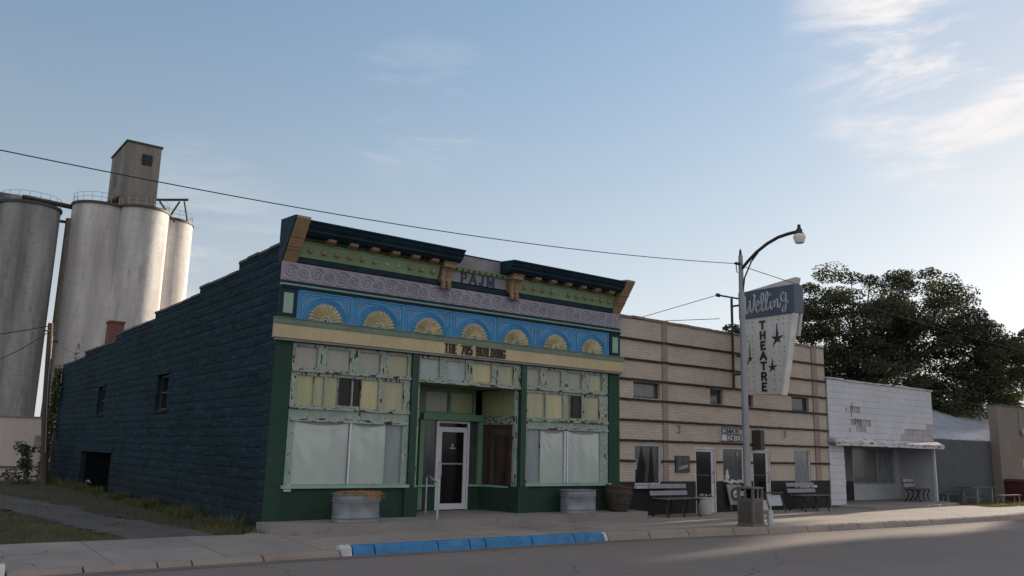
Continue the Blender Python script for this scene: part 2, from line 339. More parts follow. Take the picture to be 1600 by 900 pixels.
def leaf_mat(name, a, bcol):
    mt, t, b = nodes(name)
    t.links.new(mixc(t, ramp(t, noise(t, 1.4, 5), .35, .65), a, bcol), b.inputs['Base Color'])
    b.inputs['Roughness'].default_value = .65
    tr = t.nodes.new('ShaderNodeBsdfTranslucent'); tr.inputs['Color'].default_value = (bcol[0]*1.6, bcol[1]*1.6, bcol[2]*1.0, 1)
    mx = t.nodes.new('ShaderNodeMixShader'); mx.inputs[0].default_value = .25
    o = t.nodes['Material Output']; t.links.new(b.outputs[0], mx.inputs[1]); t.links.new(tr.outputs[0], mx.inputs[2]); t.links.new(mx.outputs[0], o.inputs['Surface'])
    return mt
M['leaf'] = leaf_mat('dark_tree_foliage', (.028, .033, .017), (.055, .060, .029))
M['leaf2'] = leaf_mat('lighter_tree_foliage', (.05, .065, .03), (.085, .10, .045))
M['ivy'] = leaf_mat('ivy_foliage', (.035, .05, .02), (.06, .075, .03))
M['grass'] = leaf_mat('grass_blades', (.065, .072, .026), (.12, .12, .05))

# ------------------------------------------------------------ helpers
COL = scene.collection
OFF = {}
def wloc(o):
    v = Vector((0, 0, 0))
    while o is not None: v += o.location; o = o.parent
    return v
class MB:
    def __init__(s): s.v = []; s.f = []
    def add(s, vs, fs):
        k = len(s.v); s.v += [tuple(v) for v in vs]; s.f += [tuple(i+k for i in f) for f in fs]; return s
    def box(s, x0, x1, y0, y1, z0, z1):
        if x0 > x1: x0, x1 = x1, x0
        if y0 > y1: y0, y1 = y1, y0
        if z0 > z1: z0, z1 = z1, z0
        return s.add([(x0, y0, z0), (x1, y0, z0), (x1, y1, z0), (x0, y1, z0), (x0, y0, z1), (x1, y0, z1), (x1, y1, z1), (x0, y1, z1)],
              [(0, 3, 2, 1), (4, 5, 6, 7), (0, 1, 5, 4), (1, 2, 6, 5), (2, 3, 7, 6), (3, 0, 4, 7)])
    def quad(s, a, b, c, d): return s.add([a, b, c, d], [(0, 1, 2, 3)])
    def prism(s, prof, axis, a, b):
        """closed profile of 2-D points extruded along axis from a to b. X: (y,z)  Y: (x,z)  Z: (x,y)"""
        def P(p, t): return {'X': (t, p[0], p[1]), 'Y': (p[0], t, p[1]), 'Z': (p[0], p[1], t)}[axis]
        n = len(prof); vs = [P(p, a) for p in prof]+[P(p, b) for p in prof]
        fs = [tuple(range(n))[::-1], tuple(range(n, 2*n))]+[(i, (i+1) % n, n+(i+1) % n, n+i) for i in range(n)]
        return s.add(vs, fs)
    def tube(s, pts, r, n=8, caps=True, r1=None):
        pts = [Vector(p) for p in pts]; rings = []; L = len(pts); prevn = None
        for i, p in enumerate(pts):
            d = (pts[min(i+1, L-1)]-pts[max(i-1, 0)]).normalized()
            a = Vector((0, 0, 1)) if abs(d.z) < .9 else Vector((1, 0, 0))
            if prevn is not None:
                e1 = (prevn - d*prevn.dot(d))
                e1 = e1.normalized() if e1.length > 1e-6 else d.cross(a).normalized()
            else: e1 = d.cross(a).normalized()
            prevn = e1; e2 = d.cross(e1)
            rr = r if r1 is None else r+(r1-r)*i/max(1, L-1)
            if isinstance(r, (list, tuple)): rr = r[i]
            rings.append([p+(e1*math.cos(2*PI*k/n)+e2*math.sin(2*PI*k/n))*rr for k in range(n)])
        vs = [q for rg in rings for q in rg]
        fs = [(i*n+k, i*n+(k+1) % n, (i+1)*n+(k+1) % n, (i+1)*n+k) for i in range(L-1) for k in range(n)]
        if caps: fs += [tuple(range(n))[::-1], tuple(range((L-1)*n, L*n))]
        return s.add(vs, fs)
    def lathe(s, prof, c=(0, 0, 0), n=32, sx=1, sy=1, cap=True):
        vs = [(c[0]+r*sx*math.cos(2*PI*k/n), c[1]+r*sy*math.sin(2*PI*k/n), c[2]+z) for r, z in prof for k in range(n)]
        L = len(prof)
        fs = [(i*n+k, i*n+(k+1) % n, (i+1)*n+(k+1) % n, (i+1)*n+k) for i in range(L-1) for k in range(n)]
        if cap: fs += [tuple(range(n))[::-1], tuple(range((L-1)*n, L*n))]
        return s.add(vs, fs)
    def build(s, name, mat, parent=None, smooth=False, bevel=0):
        me = bpy.data.meshes.new(name); off = wloc(parent) if parent else Vector((0, 0, 0))
        me.from_pydata([(a-off.x, b-off.y, c-off.z) for a, b, c in s.v], [], s.f); me.validate()
        if smooth: me.polygons.foreach_set('use_smooth', [True]*len(me.polygons))
        if isinstance(mat, str): mat = M[mat]
        if mat: me.materials.append(mat)
        o = bpy.data.objects.new(name, me); COL.objects.link(o); o.parent = parent
        if bevel:
            bv = o.modifiers.new('bevel', 'BEVEL'); bv.width = bevel; bv.segments = 2; bv.limit_method = 'ANGLE'
        if smooth:
            try: me.set_sharp_from_angle(angle=R(40))
            except Exception: pass
        return o
def tag(o, label=None, cat=None, group=None, kind=None):
    if label: o['label'] = label
    if cat: o['category'] = cat
    if group: o['group'] = group
    if kind: o['kind'] = kind
    return o
def thing(name, label, cat, loc=(0, 0, 0), rz=0, group=None):
    o = bpy.data.objects.new(name, None); o.empty_display_size = .3; COL.objects.link(o); o.location = loc; o.rotation_euler = (0, 0, rz)
    return tag(o, label, cat, group)
def children(o): return list(o.children)
def copy_tree(o, parent=None, loc=None, rz=None, label=None):
    c = o.copy(); COL.objects.link(c); c.parent = parent
    if loc: c.location = loc
    if rz is not None: c.rotation_euler = (0, 0, rz)
    if label: c['label'] = label
    for ch in children(o): copy_tree(ch, c)
    return c
def rect_holes(x0, x1, z0, z1, holes):
    xs = sorted({x0, x1, *[h[0] for h in holes], *[h[1] for h in holes]}); zs = sorted({z0, z1, *[h[2] for h in holes], *[h[3] for h in holes]})
    xs = [x for x in xs if x0 <= x <= x1]; zs = [z for z in zs if z0 <= z <= z1]
    for i in range(len(xs)-1):
        for j in range(len(zs)-1):
            cx, cz = (xs[i]+xs[i+1])/2, (zs[j]+zs[j+1])/2
            if not any(h[0] < cx < h[1] and h[2] < cz < h[3] for h in holes): yield xs[i], xs[i+1], zs[j], zs[j+1]
def front_wall(mb, x0, x1, z0, z1, y, holes, depth=.18):
    for a, b, c, d in rect_holes(x0, x1, z0, z1, holes): mb.quad((a, y, c), (b, y, c), (b, y, d), (a, y, d))
    for a, b, c, d in holes:
        a2, b2, c2, d2 = max(a, x0), min(b, x1), max(c, z0), min(d, z1)
        if a2 >= b2 or c2 >= d2: continue
        yy = y+depth
        if a >= x0: mb.quad((a2, y, c2), (a2, y, d2), (a2, yy, d2), (a2, yy, c2))
        if b <= x1: mb.quad((b2, y, c2), (b2, yy, c2), (b2, yy, d2), (b2, y, d2))
        if d <= z1: mb.quad((a2, y, d2), (b2, y, d2), (b2, yy, d2), (a2, yy, d2))
        if c >= z0: mb.quad((a2, y, c2), (a2, yy, c2), (b2, yy, c2), (b2, y, c2))
def pane(x0, x1, z0, z1, y, mat, parent, name='pane'):
    return MB().box(x0, x1, y, y+.012, z0, z1).build(name, mat, parent)

# ---- lettering: strokes on a unit grid (x 0..w, y 0..1)
LET = {
 'A': (.8, [[(0, 0), (.4, 1), (.8, 0)], [(.16, .36), (.64, .36)]]),
 'B': (.65, [[(.08, 0), (.08, 1), (.45, 1), (.58, .88), (.58, .64), (.45, .53), (.08, .53)], [(.45, .53), (.62, .4), (.62, .13), (.48, 0), (.08, 0)]]),
 'C': (.65, [[(.62, .78), (.5, .97), (.2, .97), (.05, .78), (.05, .22), (.2, .03), (.5, .03), (.62, .22)]]),
 'D': (.68, [[(.08, 0), (.08, 1), (.42, 1), (.62, .78), (.62, .22), (.42, 0), (.08, 0)]]),
 'E': (.6, [[(.58, 1), (.08, 1), (.08, 0), (.58, 0)], [(.08, .52), (.48, .52)]]),
 'G': (.68, [[(.62, .78), (.5, .97), (.2, .97), (.05, .78), (.05, .22), (.2, .03), (.5, .03), (.62, .2), (.62, .45), (.4, .45)]]),
 'H': (.7, [[(.08, 0), (.08, 1)], [(.62, 0), (.62, 1)], [(.08, .52), (.62, .52)]]),
 'I': (.3, [[(.15, 0), (.15, 1)]]),
 'J': (.55, [[(.42, 1), (.42, .2), (.3, .03), (.12, .05), (.04, .22)]]),
 'L': (.58, [[(.08, 1), (.08, 0), (.56, 0)]]),
 'M': (.9, [[(.08, 0), (.08, 1), (.45, .15), (.82, 1), (.82, 0)]]),
 'N': (.72, [[(.08, 0), (.08, 1), (.64, 0), (.64, 1)]]),
 'O': (.7, [[(.2, .03), (.05, .22), (.05, .78), (.2, .97), (.5, .97), (.65, .78), (.65, .22), (.5, .03), (.2, .03)]]),
 'P': (.65, [[(.08, 0), (.08, 1), (.48, 1), (.6, .86), (.6, .6), (.48, .46), (.08, .46)]]),
 'R': (.68, [[(.08, 0), (.08, 1), (.48, 1), (.6, .86), (.6, .62), (.48, .5), (.08, .5)], [(.36, .5), (.64, 0)]]),
 'T': (.68, [[(.34, 0), (.34, 1)], [(0, 1), (.68, 1)]]),
 'U': (.7, [[(.08, 1), (.08, .22), (.22, .03), (.48, .03), (.62, .22), (.62, 1)]]),
 'Y': (.7, [[(.02, 1), (.35, .5), (.68, 1)], [(.35, .5), (.35, 0)]]),
 '7': (.6, [[(.03, 1), (.57, 1), (.22, 0)]]),
 '0': (.6, [[(.18, .02), (.06, .22), (.06, .78), (.18, .98), (.42, .98), (.54, .78), (.54, .22), (.42, .02), (.18, .02)]]),
 '5': (.6, [[(.52, 1), (.1, 1), (.08, .58), (.4, .62), (.55, .45), (.55, .2), (.4, .02), (.15, .02), (.04, .15)]]),
 ' ': (.45, []),
}
SERIF = {'A': [(0, 0), (.8, 0)], 'H': [(.08, 0), (.08, 1), (.62, 0), (.62, 1)], 'I': [(.15, 0), (.15, 1)], 'M': [(.08, 0), (.08, 1), (.82, 0), (.82, 1)],
         'P': [(.08, 0), (.08, 1)], 'T': [(.34, 0)], 'J': [(.42, 1)], 'U': [(.08, 1), (.62, 1)], 'L': [(.08, 0), (.08, 1)], 'D': [(.08, 0), (.08, 1)],
         'N': [(.08, 0), (.08, 1), (.64, 1)], 'B': [(.08, 0), (.08, 1)], 'E': [(.08, 0), (.08, 1)], 'R': [(.08, 0), (.08, 1), (.64, 0)], 'Y': [(.35, 0)]}
def stroke(mb, T, p, q, t, th):
    p = Vector(p); q = Vector(q); d = (q-p); L = d.length
    if L < 1e-6: return
    d /= L; n = Vector((-d.y, d.x))*t/2; p2 = p-d*t*.35; q2 = q+d*t*.35
    c = [p2-n, q2-n, q2+n, p2+n]
    vs = [T(v.x, v.y, 0) for v in c]+[T(v.x, v.y, th) for v in c]
    mb.add(vs, [(3, 2, 1, 0), (4, 5, 6, 7), (0, 1, 5, 4), (1, 2, 6, 5), (2, 3, 7, 6), (3, 0, 4, 7)])
def text(mb, T, s, h, cond=1.0, t=.15, gap=.16, th=.012, serif=False):
    """T(x, y, out) -> world point. returns the width"""
    x = 0; k = 0
    for ch in s:
        wd, ss = LET[ch]
        for line in ss:
            for a, b in zip(line, line[1:]):
                steep = abs(b[1]-a[1]) > abs(b[0]-a[0])*.8
                tt = t if steep or not serif else t*.62
                k += 1
                stroke(mb, T, ((x+a[0]*cond)*h, a[1]*h), ((x+b[0]*cond)*h, b[1]*h), tt*h, th+.0004*(k % 5))
        if serif:
            for a in SERIF.get(ch, []):
                k += 1
                stroke(mb, T, ((x+a[0]*cond-.1)*h, a[1]*h), ((x+a[0]*cond+.1)*h, a[1]*h), .09*h, th+.003+.0004*(k % 5))
        x += (wd*cond+gap)
    return (x-gap)*h

# ============================================================ SETTING
def sheet(name, x0, x1, y0, y1, z, mat, div=1):
    mb = MB().quad((x0, y0, z), (x1, y0, z), (x1, y1, z), (x0, y1, z)); return tag(mb.build(name, mat), kind='structure')
sheet('ground', -900, 1400, -900, 1400, -.03, 'ground')
KL = [(-60, -3.02), (-4.3, -3.02), (0.1, -3.0), (5.6, -3.14), (8, -3.4), (10.7, -3.8), (15.6, -4.08), (21.3, -4.22), (60, -4.6), (94, -4.8)]
def kerb_y(x):
    for (a, b), (c, d) in zip(KL, KL[1:]):
        if a <= x <= c: return b+(d-b)*(x-a)/(c-a)
    return KL[-1][1]
mb = MB(); n = len(KL)
mb.add([(x, y, 0) for x, y in KL]+[(x, -40, 0) for x, y in KL], [(i, n+i, n+i+1, i+1) for i in range(n-1)]); tag(mb.build('road', 'asphalt'), kind='structure')
# pavement
def sub_x(a, b, st): 
    k = max(1, int(round((b-a)/st))); return [a+(b-a)*i/k for i in range(k+1)]
def jag(x, a=.05): return a*(math.sin(x*3.1)+.6*math.sin(x*7.7+1)+.4*math.sin(x*17.3))
kz = lambda x: .14 if x > .3 or x < -4.9 else .055
mb = MB(); xs = sub_x(-60, 60, .5)
ys = [(.1 if x > -.1 else -.45+jag(x, .03)) for x in xs]
for i in range(len(xs)-1):
    mb.quad((xs[i], kerb_y(xs[i])+.12, kz(xs[i])), (xs[i+1], kerb_y(xs[i+1])+.12, kz(xs[i+1])), (xs[i+1], ys[i+1] if xs[i+1] < 25 else -1.9+jag(xs[i+1], .08), .12), (xs[i], ys[i] if xs[i] < 25 else -1.9+jag(xs[i], .08), .12))
    if xs[i] < -.1: mb.quad((xs[i], ys[i], .12), (xs[i+1], ys[i+1], .12), (xs[i+1], ys[i+1], .02), (xs[i], ys[i], .02))
tag(mb.build('pavement', 'walk'), kind='structure')
# slab joints in the pavement: thin recess-coloured sealant strips
# kerb stones
kerb = thing('kerb', 'long concrete kerb with one blue stretch beside the road', 'kerb')
kerb['kind'] = 'structure'; del kerb['category']; del kerb['label']
def kerb_piece(x0, x1, mat, top=.15, drop=0):
    ya, yb = kerb_y(x0), kerb_y(x1); g = .012
    x0 += g; x1 -= g; t = top-drop
    prof = [(-.035, -.02), (0, t*.5), (.02, t-.03), (.05, t-.004), (.085, t+.002), (.17, t), (.17, -.02)]
    k = len(prof); xs = sub_x(x0, x1, .18); vs = []
    for x in xs:
        yy = kerb_y(x)
        for (py_, pz_) in prof:
            vs.append((x, yy+py_+random.uniform(-.005, .005), max(pz_, -.02)+(random.uniform(-.005, .004) if pz_ > 0 else 0)))
    fs = [(i*k+j, (i+1)*k+j, (i+1)*k+j+1, i*k+j+1) for i in range(len(xs)-1) for j in range(k-1)]
    fs += [tuple(range(k))[::-1], tuple(range((len(xs)-1)*k, len(xs)*k))]
    MB().add(vs, fs).build('kerb_stone', mat, kerb)
x = 0.30
kerb_piece(.1, .3, 'kerb_white')
for L in (.38, 1.15, .62, .32, 1.0, .98, .72): kerb_piece(x, x+L, 'kerb_blue'); x += L
kerb_piece(x, x+.1, 'kerb_white'); x += .1
while x < 24: 
    L = random.uniform(.8, 1.25); kerb_piece(x, x+L, 'kerb'); x += L
while x < 60: kerb_piece(x, x+3, 'kerb'); x += 3
x = .1
for L in (1.2, 1.0, .45, .9, .85): kerb_piece(x-L, x, 'kerb', drop=.085 if x < 0 else .06); x -= L
kerb_piece(x-.28, x, 'kerb_white'); x -= .28
for k in range(6): kerb_piece(x-1.2, x, 'kerb_white' if k < 2 else 'kerb'); x -= 1.2
# gutter sheet: paler concrete strip by the kerb
mb = MB(); gx = sub_x(-40, 60, .5)
for a, b in zip(gx, gx[1:]): mb.quad((a, kerb_y(a)-.30-jag(a, .012), .004), (b, kerb_y(b)-.30-jag(b, .012), .004), (b, kerb_y(b)+.02, .004), (a, kerb_y(a)+.02, .004))
tag(mb.build('gutter', concrete('gutter_concrete', (.15, .125, .11), crack=False)), kind='structure')
# lawn beside the building and gravel drive
def poly_sheet(name, pts, z, mat, rag=.08):
    P = []
    for (a, b), (c, d) in zip(pts, pts[1:]+pts[:1]):
        L = math.hypot(c-a, d-b); k = max(1, int(L/.18))
        for i in range(k):
            t = i/k; nx, ny = -(d-b)/L, (c-a)/L; o = random.uniform(-rag, rag)
            P.append((a+(c-a)*t+nx*o, b+(d-b)*t+ny*o, z))
    bm = bmesh.new(); vs = [bm.verts.new(p) for p in P]; f = bm.faces.new(vs); 
    if f.normal.z < 0: f.normal_flip()
    bmesh.ops.triangulate(bm, faces=[f]); me = bpy.data.meshes.new(name); bm.to_mesh(me); bm.free(); me.materials.append(M[mat])
    o = bpy.data.objects.new(name, me); COL.objects.link(o); return tag(o, kind='structure')
sheet('lawn', -60, -.02, -.5, 60, .085, 'ground')
poly_sheet('gravel_path', [(-2.3, -.40), (-.55, -.25), (-.85, 1.2), (-1.25, 3.1), (-1.65, 4.5), (-1.75, 8), (-2.6, 13), (-4.2, 18), (-9, 22), (-9, 20), (-5.3, 16), (-3.9, 11), (-3.1, 6.5), (-2.6, 2.5)], .095, 'gravel', .16)
sheet('back_alley', -60, 60, 23.0, 24.3, .10, 'gravel')
# grass blades
def blades(name, regions, n, h0, h1, mat, wd=.008):
    vs = []; fs = []
    tot = sum(a[4] for a in regions)
    for (x0, x1, y0, y1, wt, ok) in regions:
        for i in range(int(n*wt/tot)):
            x = random.uniform(x0, x1); y = random.uniform(y0, y1)
            if ok and not ok(x, y): continue
            h = random.uniform(h0, h1); a = random.uniform(0, PI); dx, dy = math.cos(a)*wd, math.sin(a)*wd; lx, ly = random.gauss(0, h*.4), random.gauss(0, h*.4)
            k = len(vs); vs += [(x-dx, y-dy, .08), (x+dx, y+dy, .08), (x+lx, y+ly, .08+h)]; fs.append((k, k+1, k+2))
    return MB().add(vs, fs).build(name, mat)
def drive_x(y): # centre line and half width of the gravel
    L = [(-.4, -1.5, .75), (1.2, -1.75, .75), (4.5, -2.25, .78), (8, -2.6, .75), (13, -3.5, .9), (18, -4.7, .6), (22, -9, 1)]
    for (a, c, h), (b, d, g) in zip(L, L[1:]):
        if a <= y <= b: t = (y-a)/(b-a); return c+(d-c)*t, h+(g-h)*t
    return -99, 0
def okg(x, y):
    c, h = drive_x(y)
    q = math.sin(x*2.3+y*1.1)+math.sin(y*2.9-x)+math.sin(x*5.1+y*4.3)*.6
    if abs(x-c) < h*.95: return abs(x-c) < .22 and random.random() < .5 and q > -.4   # grass down the middle
    return random.random() < (1.0 if x < c-h else (.45+.25*q))
g = blades('grass', [(-9, -.05, -.42, 4, 6, okg), (-9, -.05, 4, 12, 5, okg), (-8, -.05, 12, 23, 3, okg)], 45000, .02, .075, 'grass')
tag(g, 'short patchy grass growing beside the navy block wall', 'grass', kind='stuff')
g = blades('weeds', [(-.35, -.04, 0.1, 21.5, 5, None), (24.3, 30, -2.1, -1.6, 2, None), (24.3, 34, -1.9, .1, 2, None), (-.9, -.05, -.42, 1.2, 1, None)], 8000, .05, .16, 'grass', .01)
g3 = blades('tall_weeds', [(-.42, -.05, 1+k*2.6+random.uniform(-.8, .8), 1.6+k*2.6+random.uniform(-.4, .9), 1, None) for k in range(8)]+[(-9, -2.9, 3, 14, 1.2, None)], 3200, .10, .30, 'grass', .012)
tag(g3, 'taller tufts of weeds in patches at the foot of the navy wall', 'weeds', kind='stuff')
tag(g, 'scattered weeds along wall feet and the pavement edge', 'weeds', kind='stuff')

# ============================================================ BUILDING A
A = thing('corner_store_building', 'ornate vacant corner shop with blue and gold cornice front and navy block side wall', 'building', (0, 0, 0))
tops = [(0.0, 2.37, 5.42), (2.37, 4.98, 5.23), (4.98, 8.78, 5.07), (8.78, 13.2, 4.89), (13.2, 17.8, 4.70), (17.8, 21.9, 4.51)]
def top_at(y):
    for a, b, z in tops:
        if a <= y < b: return z
    return 4.51
holes = [(6.86, 7.87, 2.44, 3.34), (13.92, 14.87, 2.47, 3.34), (12.13, 16.4, .0, 1.28)]
mb = MB(); ch = .1975; blk = .40; row = 0; z = .0
while z < 5.5:
    yy = -blk/2 if row % 2 else 0
    while yy < 21.95:
        a, b = max(0, yy), min(21.9, yy+blk); yy += blk
        if b-a < .02: continue
        segs = [(a, b)]
        for t0, t1, tz in tops:
            segs = [s for q in segs for s in ((q,) if not (q[0] < t1 < q[1]) else ((q[0], t1), (t1, q[1])))]
        for (p, q) in segs:
            zt = min(z+ch, top_at((p+q)/2)); 
            if zt-z < .02: continue
            parts = [(p, q, z, zt)]
            for h in holes:
                new = []
                for (p1, q1, z1, z2) in parts:
                    if q1 <= h[0] or p1 >= h[1] or z2 <= h[2] or z1 >= h[3]: new.append((p1, q1, z1, z2)); continue
                    if p1 < h[0]: new.append((p1, h[0], z1, z2))
                    if q1 > h[1]: new.append((h[1], q1, z1, z2))
                    m0, m1 = max(p1, h[0]), min(q1, h[1])
                    if z1 < h[2]: new.append((m0, m1, z1, h[2]))
                    if z2 > h[3]: new.append((m0, m1, h[3], z2))
                parts = new
            for (p1, q1, z1, z2) in parts:
                if q1-p1 < .01 or z2-z1 < .01: continue
                gm = .008; gy = .003; o = -random.uniform(.002, .013)
                A1, B1, C1, D1 = p1+gy, q1-gy, z1+gm, z2-gm
                cx1, cz1 = (A1+B1)/2+random.uniform(-.06, .06)*(q1-p1), (C1+D1)/2+random.uniform(-.1, .1)*(z2-z1)
                vs = [(.012, p1, z1), (.012, q1, z1), (.012, q1, z2), (.012, p1, z2), (0, A1, C1), (0, B1, C1), (0, B1, D1), (0, A1, D1), (o-.006, cx1, cz1)]
                mb.add(vs, [(0, 4, 5, 1)[::-1], (1, 5, 6, 2)[::-1], (2, 6, 7, 3)[::-1], (3, 7, 4, 0)[::-1], (5, 4, 8), (6, 5, 8), (7, 6, 8), (4, 7, 8)])
    z += ch; row += 1
for h in holes:     # reveals
    a, b, c, d = h; dp = .22
    mb.quad((.0, a, c), (dp, a, c), (dp, a, d), (.0, a, d)); mb.quad((.0, b, c), (.0, b, d), (dp, b, d), (dp, b, c))
    mb.quad((.0, a, d), (.0, b, d), (dp, b, d), (dp, a, d)); mb.quad((.0, a, c), (dp, a, c), (dp, b, c), (.0, b, c))
# body behind: rear, right flank, inner parapet face
for a, b, z in tops:
    for c, d, e, f_ in rect_holes(a, b, .0, z-.02, [h for h in holes]): mb.box(.22, .30, c, d, e, f_)
mb.box(0.014, .30, 21.9, 22.0, 0, 4.5)
side = mb.build('side_wall', 'block', A)
mb = MB()
for a, b, z in tops:
    y = a
    while y < b-.05:
        e = min(b, y+.62); dz = random.uniform(-.012, .012); mb.box(-.025+random.uniform(-.008, .008), .31, y+.006, e-.006, z+dz-.01, z+.055+dz); y = e
mb.build('coping', pm('dark_tile_coping', (.03, .034, .036), rough=.6, var=.4, scale=4), A, bevel=.008)
MB().box(.3, 8.97, .35, 21.9, 4.25, 4.3).build('roof', 'dark_metal', A)
MB().box(.3, 8.99, 21.9, 22.0, .0, 4.5).build('rear_wall', 'block', A)
MB().box(8.90, 8.985, 5.0, 21.9, 0, 4.5).build('party_wall', 'block', A)
# side windows and loading door
for h in holes[:2]:
    a, b, c, d = h
    fr = MB(); fr.box(.10, .15, a, a+.05, c, d); fr.box(.10, .15, b-.05, b, c, d); fr.box(.10, .15, a+.05, b-.05, d-.06, d); fr.box(.10, .15, a+.05, b-.05, c, c+.05); fr.box(.11, .14, a+.05, b-.05, (c+d)/2-.02, (c+d)/2+.02)
    fo_ = fr.build('side_window', 'dark_frame', A)
    MB().box(.155, .165, a, b, c, d).build('pane', 'glass_dark', fo_); MB().box(-.04, .1, a-.06, b+.06, c-.07, c-.003).build('sill', 'block', fo_)
    MB().box(-.03, .09, a-.08, b+.08, d+.003, d+.12).build('lintel', 'block', fo_)
dr = MB().box(.16, .21, 12.13, 16.4, .0, 1.28).build('loading_door', 'dark', A)
MB().box(-.025, .1, 12.0, 16.9, 1.285, 1.42).build('lintel', 'block', dr)
mb = MB(); mb.tube([(.1, 15.6, .32), (.09, 15.3, .36), (.1, 15.0, .31)], .03, 6); mb.build('door_latch', 'pole_galv', dr)
# chimney
chm = MB().box(.75, 1.25, 18.1, 18.6, 4.3, 5.92).box(.72, 1.28, 18.07, 18.63, 5.92, 6.0)
chm.build('chimney', 'chimney', A)

# ---------- front
def green_pier(x0, x1, z0, z1, y0=-.02, y1=.3): return MB().box(x0, x1, y0, y1, z0, z1)
green_pier(.002, .34, .2, 3.62).build('pier', 'green_brick', A)
green_pier(8.62, 8.985, .12, 3.62).build('pier', 'green_brick', A)
for x0, x1 in ((2.97, 3.125), (5.85, 6.0)): MB().box(x0, x1, -.05, .12, .86, 3.62).build('pilaster', 'green_paint', A)
for x0, x1 in ((.34, 2.9), (6.1, 8.62)): MB().box(x0, x1, .0, .3, .2, .85).build('base_wall', 'green_brick_base', A)
for x0, x1 in ((2.9, 3.2), (5.8, 6.1)): MB().box(x0, x1, -.06, .32, .2, .85).build('base_pier', 'green_brick_base', A)
MB().box(.36, .50, -.035, -.0, .80, .86).box(.42, .48, -.04, -.0, .86, .93).build('spigot', 'plastic_white', A)
# upper wall behind the cornice
MB().box(.014, 8.98, .0, .14, 3.62, 5.86).build('parapet_wall', 'teal_dark', A)

def window(name, x0, x1, z0, z1, y, panes, mulls, mat='peel', dep=.07):
    """frame mesh with panes as children. panes: (xa, xb, za, zb, material)"""
    mb = MB()
    for a, b, c, d in rect_holes(x0, x1, z0, z1, [p[:4] for p in panes]): mb.box(a, b, y, y+dep, c, d)
    o = mb.build(name, mat, A)
    for p in panes: pane(p[0], p[1], p[2], p[3], y+.04, p[4], o)
    return o
Z1, Z2 = 3.06, 3.50
# left bay
window('transom_window', .36, 2.96, 3.04, 3.56, .0, [(.40, .87, 3.10, Z2, 'pane_grey'), (1.06, 1.56, 3.10, Z2, 'pane_grey'), (1.76, 2.24, 3.10, Z2, 'pane_grey'), (2.42, 2.88, 3.10, Z2, 'pane_olive')], None, 'peel_v')
w2 = window('transom_window', .36, 2.96, 2.37, 3.04, .0, [(.48, .83, 2.39, 2.96, 'pane_lime'), (.845, 1.045, 2.39, 2.96, 'pane_olive'), (1.085, 1.335, 2.39, 2.96, 'pane_lime'), (1.345, 1.63, 2.42, 2.96, 'glass_dark'), (1.66, 1.83, 2.42, 2.96, 'glass_dark'), (1.84, 2.23, 2.39, 2.96, 'pane_yellow'), (2.31, 2.81, 2.39, 2.96, 'pane_olive')], None, 'peel_v')
sw = window('shop_window', .36, 2.96, .915, 2.37, .0, [(.49, 1.63, .93, 2.10, 'pane_sheet2'), (1.665, 2.45, .93, 2.10, 'pane_sheet2'), (2.452, 2.82, .93, 2.10, 'pane_sheet2')], None, 'peel')
def sheet_cloth(x0, x1, z0, z1, y, mat, parent, seed, name='cloth'):
    random.seed(seed); nx, nz = 40, 24; vs = []
    for j in range(nz+1):
        for i in range(nx+1):
            s, t = i/nx, j/nz; sag = .07*(1-(2*s-1)**2)*(t)
            x = x0+(x1-x0)*s; zz = z0+(z1-z0)*t-sag*(t**3)
            yy = y+.003*math.sin(s*5+t*3+seed)+.0014*math.sin(math.atan2(1.05-t, s+.06)*17+3*math.sin(4*s+2*t+seed))*max(0, 1-s*1.1)*(1-.5*t)+.0015*math.sin(s*19+2*t)
            vs.append((x, yy, zz))
    fs = [(j*(nx+1)+i, j*(nx+1)+i+1, (j+1)*(nx+1)+i+1, (j+1)*(nx+1)+i) for j in range(nz) for i in range(nx)]
    return MB().add(vs, fs).build(name, mat, parent, smooth=True)
sheet_cloth(.49, 1.63, .93, 2.095, .022, 'pane_sheet', sw, 3); sheet_cloth(1.665, 2.45, .93, 2.095, .022, 'pane_sheet', sw, 4)
random.seed(99)
MB().box(1.63, 1.665, -.02, .035, .93, 2.09).build('mullion', 'white_alu', sw)
MB().box(.36, 2.96, -.035, -.002, 2.32, 2.37).box(.40, 2.92, -.03, -.002, 2.09, 2.16).build('rail', 'peel_h', sw)
MB().box(.36, 2.96, -.04, -.002, 3.02, 3.07).build('rail', 'peel_h', w2)
MB().box(.30, 3.0, -.07, .05, .855, .912).build('window_sill', 'mint', A)
# right bay
window('transom_window', 6.0, 8.6, 3.04, 3.56, .0, [(6.02, 6.42, 3.12, Z2, 'pane_grey'), (6.62, 7.08, 3.12, Z2, 'pane_grey'), (7.29, 7.73, 3.12, Z2, 'pane_grey'), (8.0, 8.4, 3.12, Z2, 'pane_olive')], None, 'peel_v')
w3 = window('transom_window', 6.0, 8.6, 2.37, 3.04, .0, [(6.06, 6.59, 2.40, 2.96, 'pane_olive'), (6.65, 7.15, 2.40, 2.96, 'pane_yellow'), (7.22, 7.36, 2.40, 2.96, 'pane_lime'), (7.37, 7.74, 2.42, 2.96, 'glass_dark'), (7.84, 8.32, 2.40, 2.96, 'pane_olive')], None, 'peel_v')
sw = window('shop_window', 6.0, 8.6, .915, 2.37, .0, [(6.07, 6.46, .93, 2.12, 'pane_sheet2'), (6.465, 7.18, .93, 2.12, 'pane_sheet2'), (7.30, 8.33, .93, 2.12, 'pane_sheet2')], None, 'peel')
sheet_cloth(6.465, 7.18, .93, 2.11, .022, 'pane_sheet', sw, 5); sheet_cloth(7.30, 8.33, .93, 2.11, .022, 'pane_sheet', sw, 6); random.seed(77)
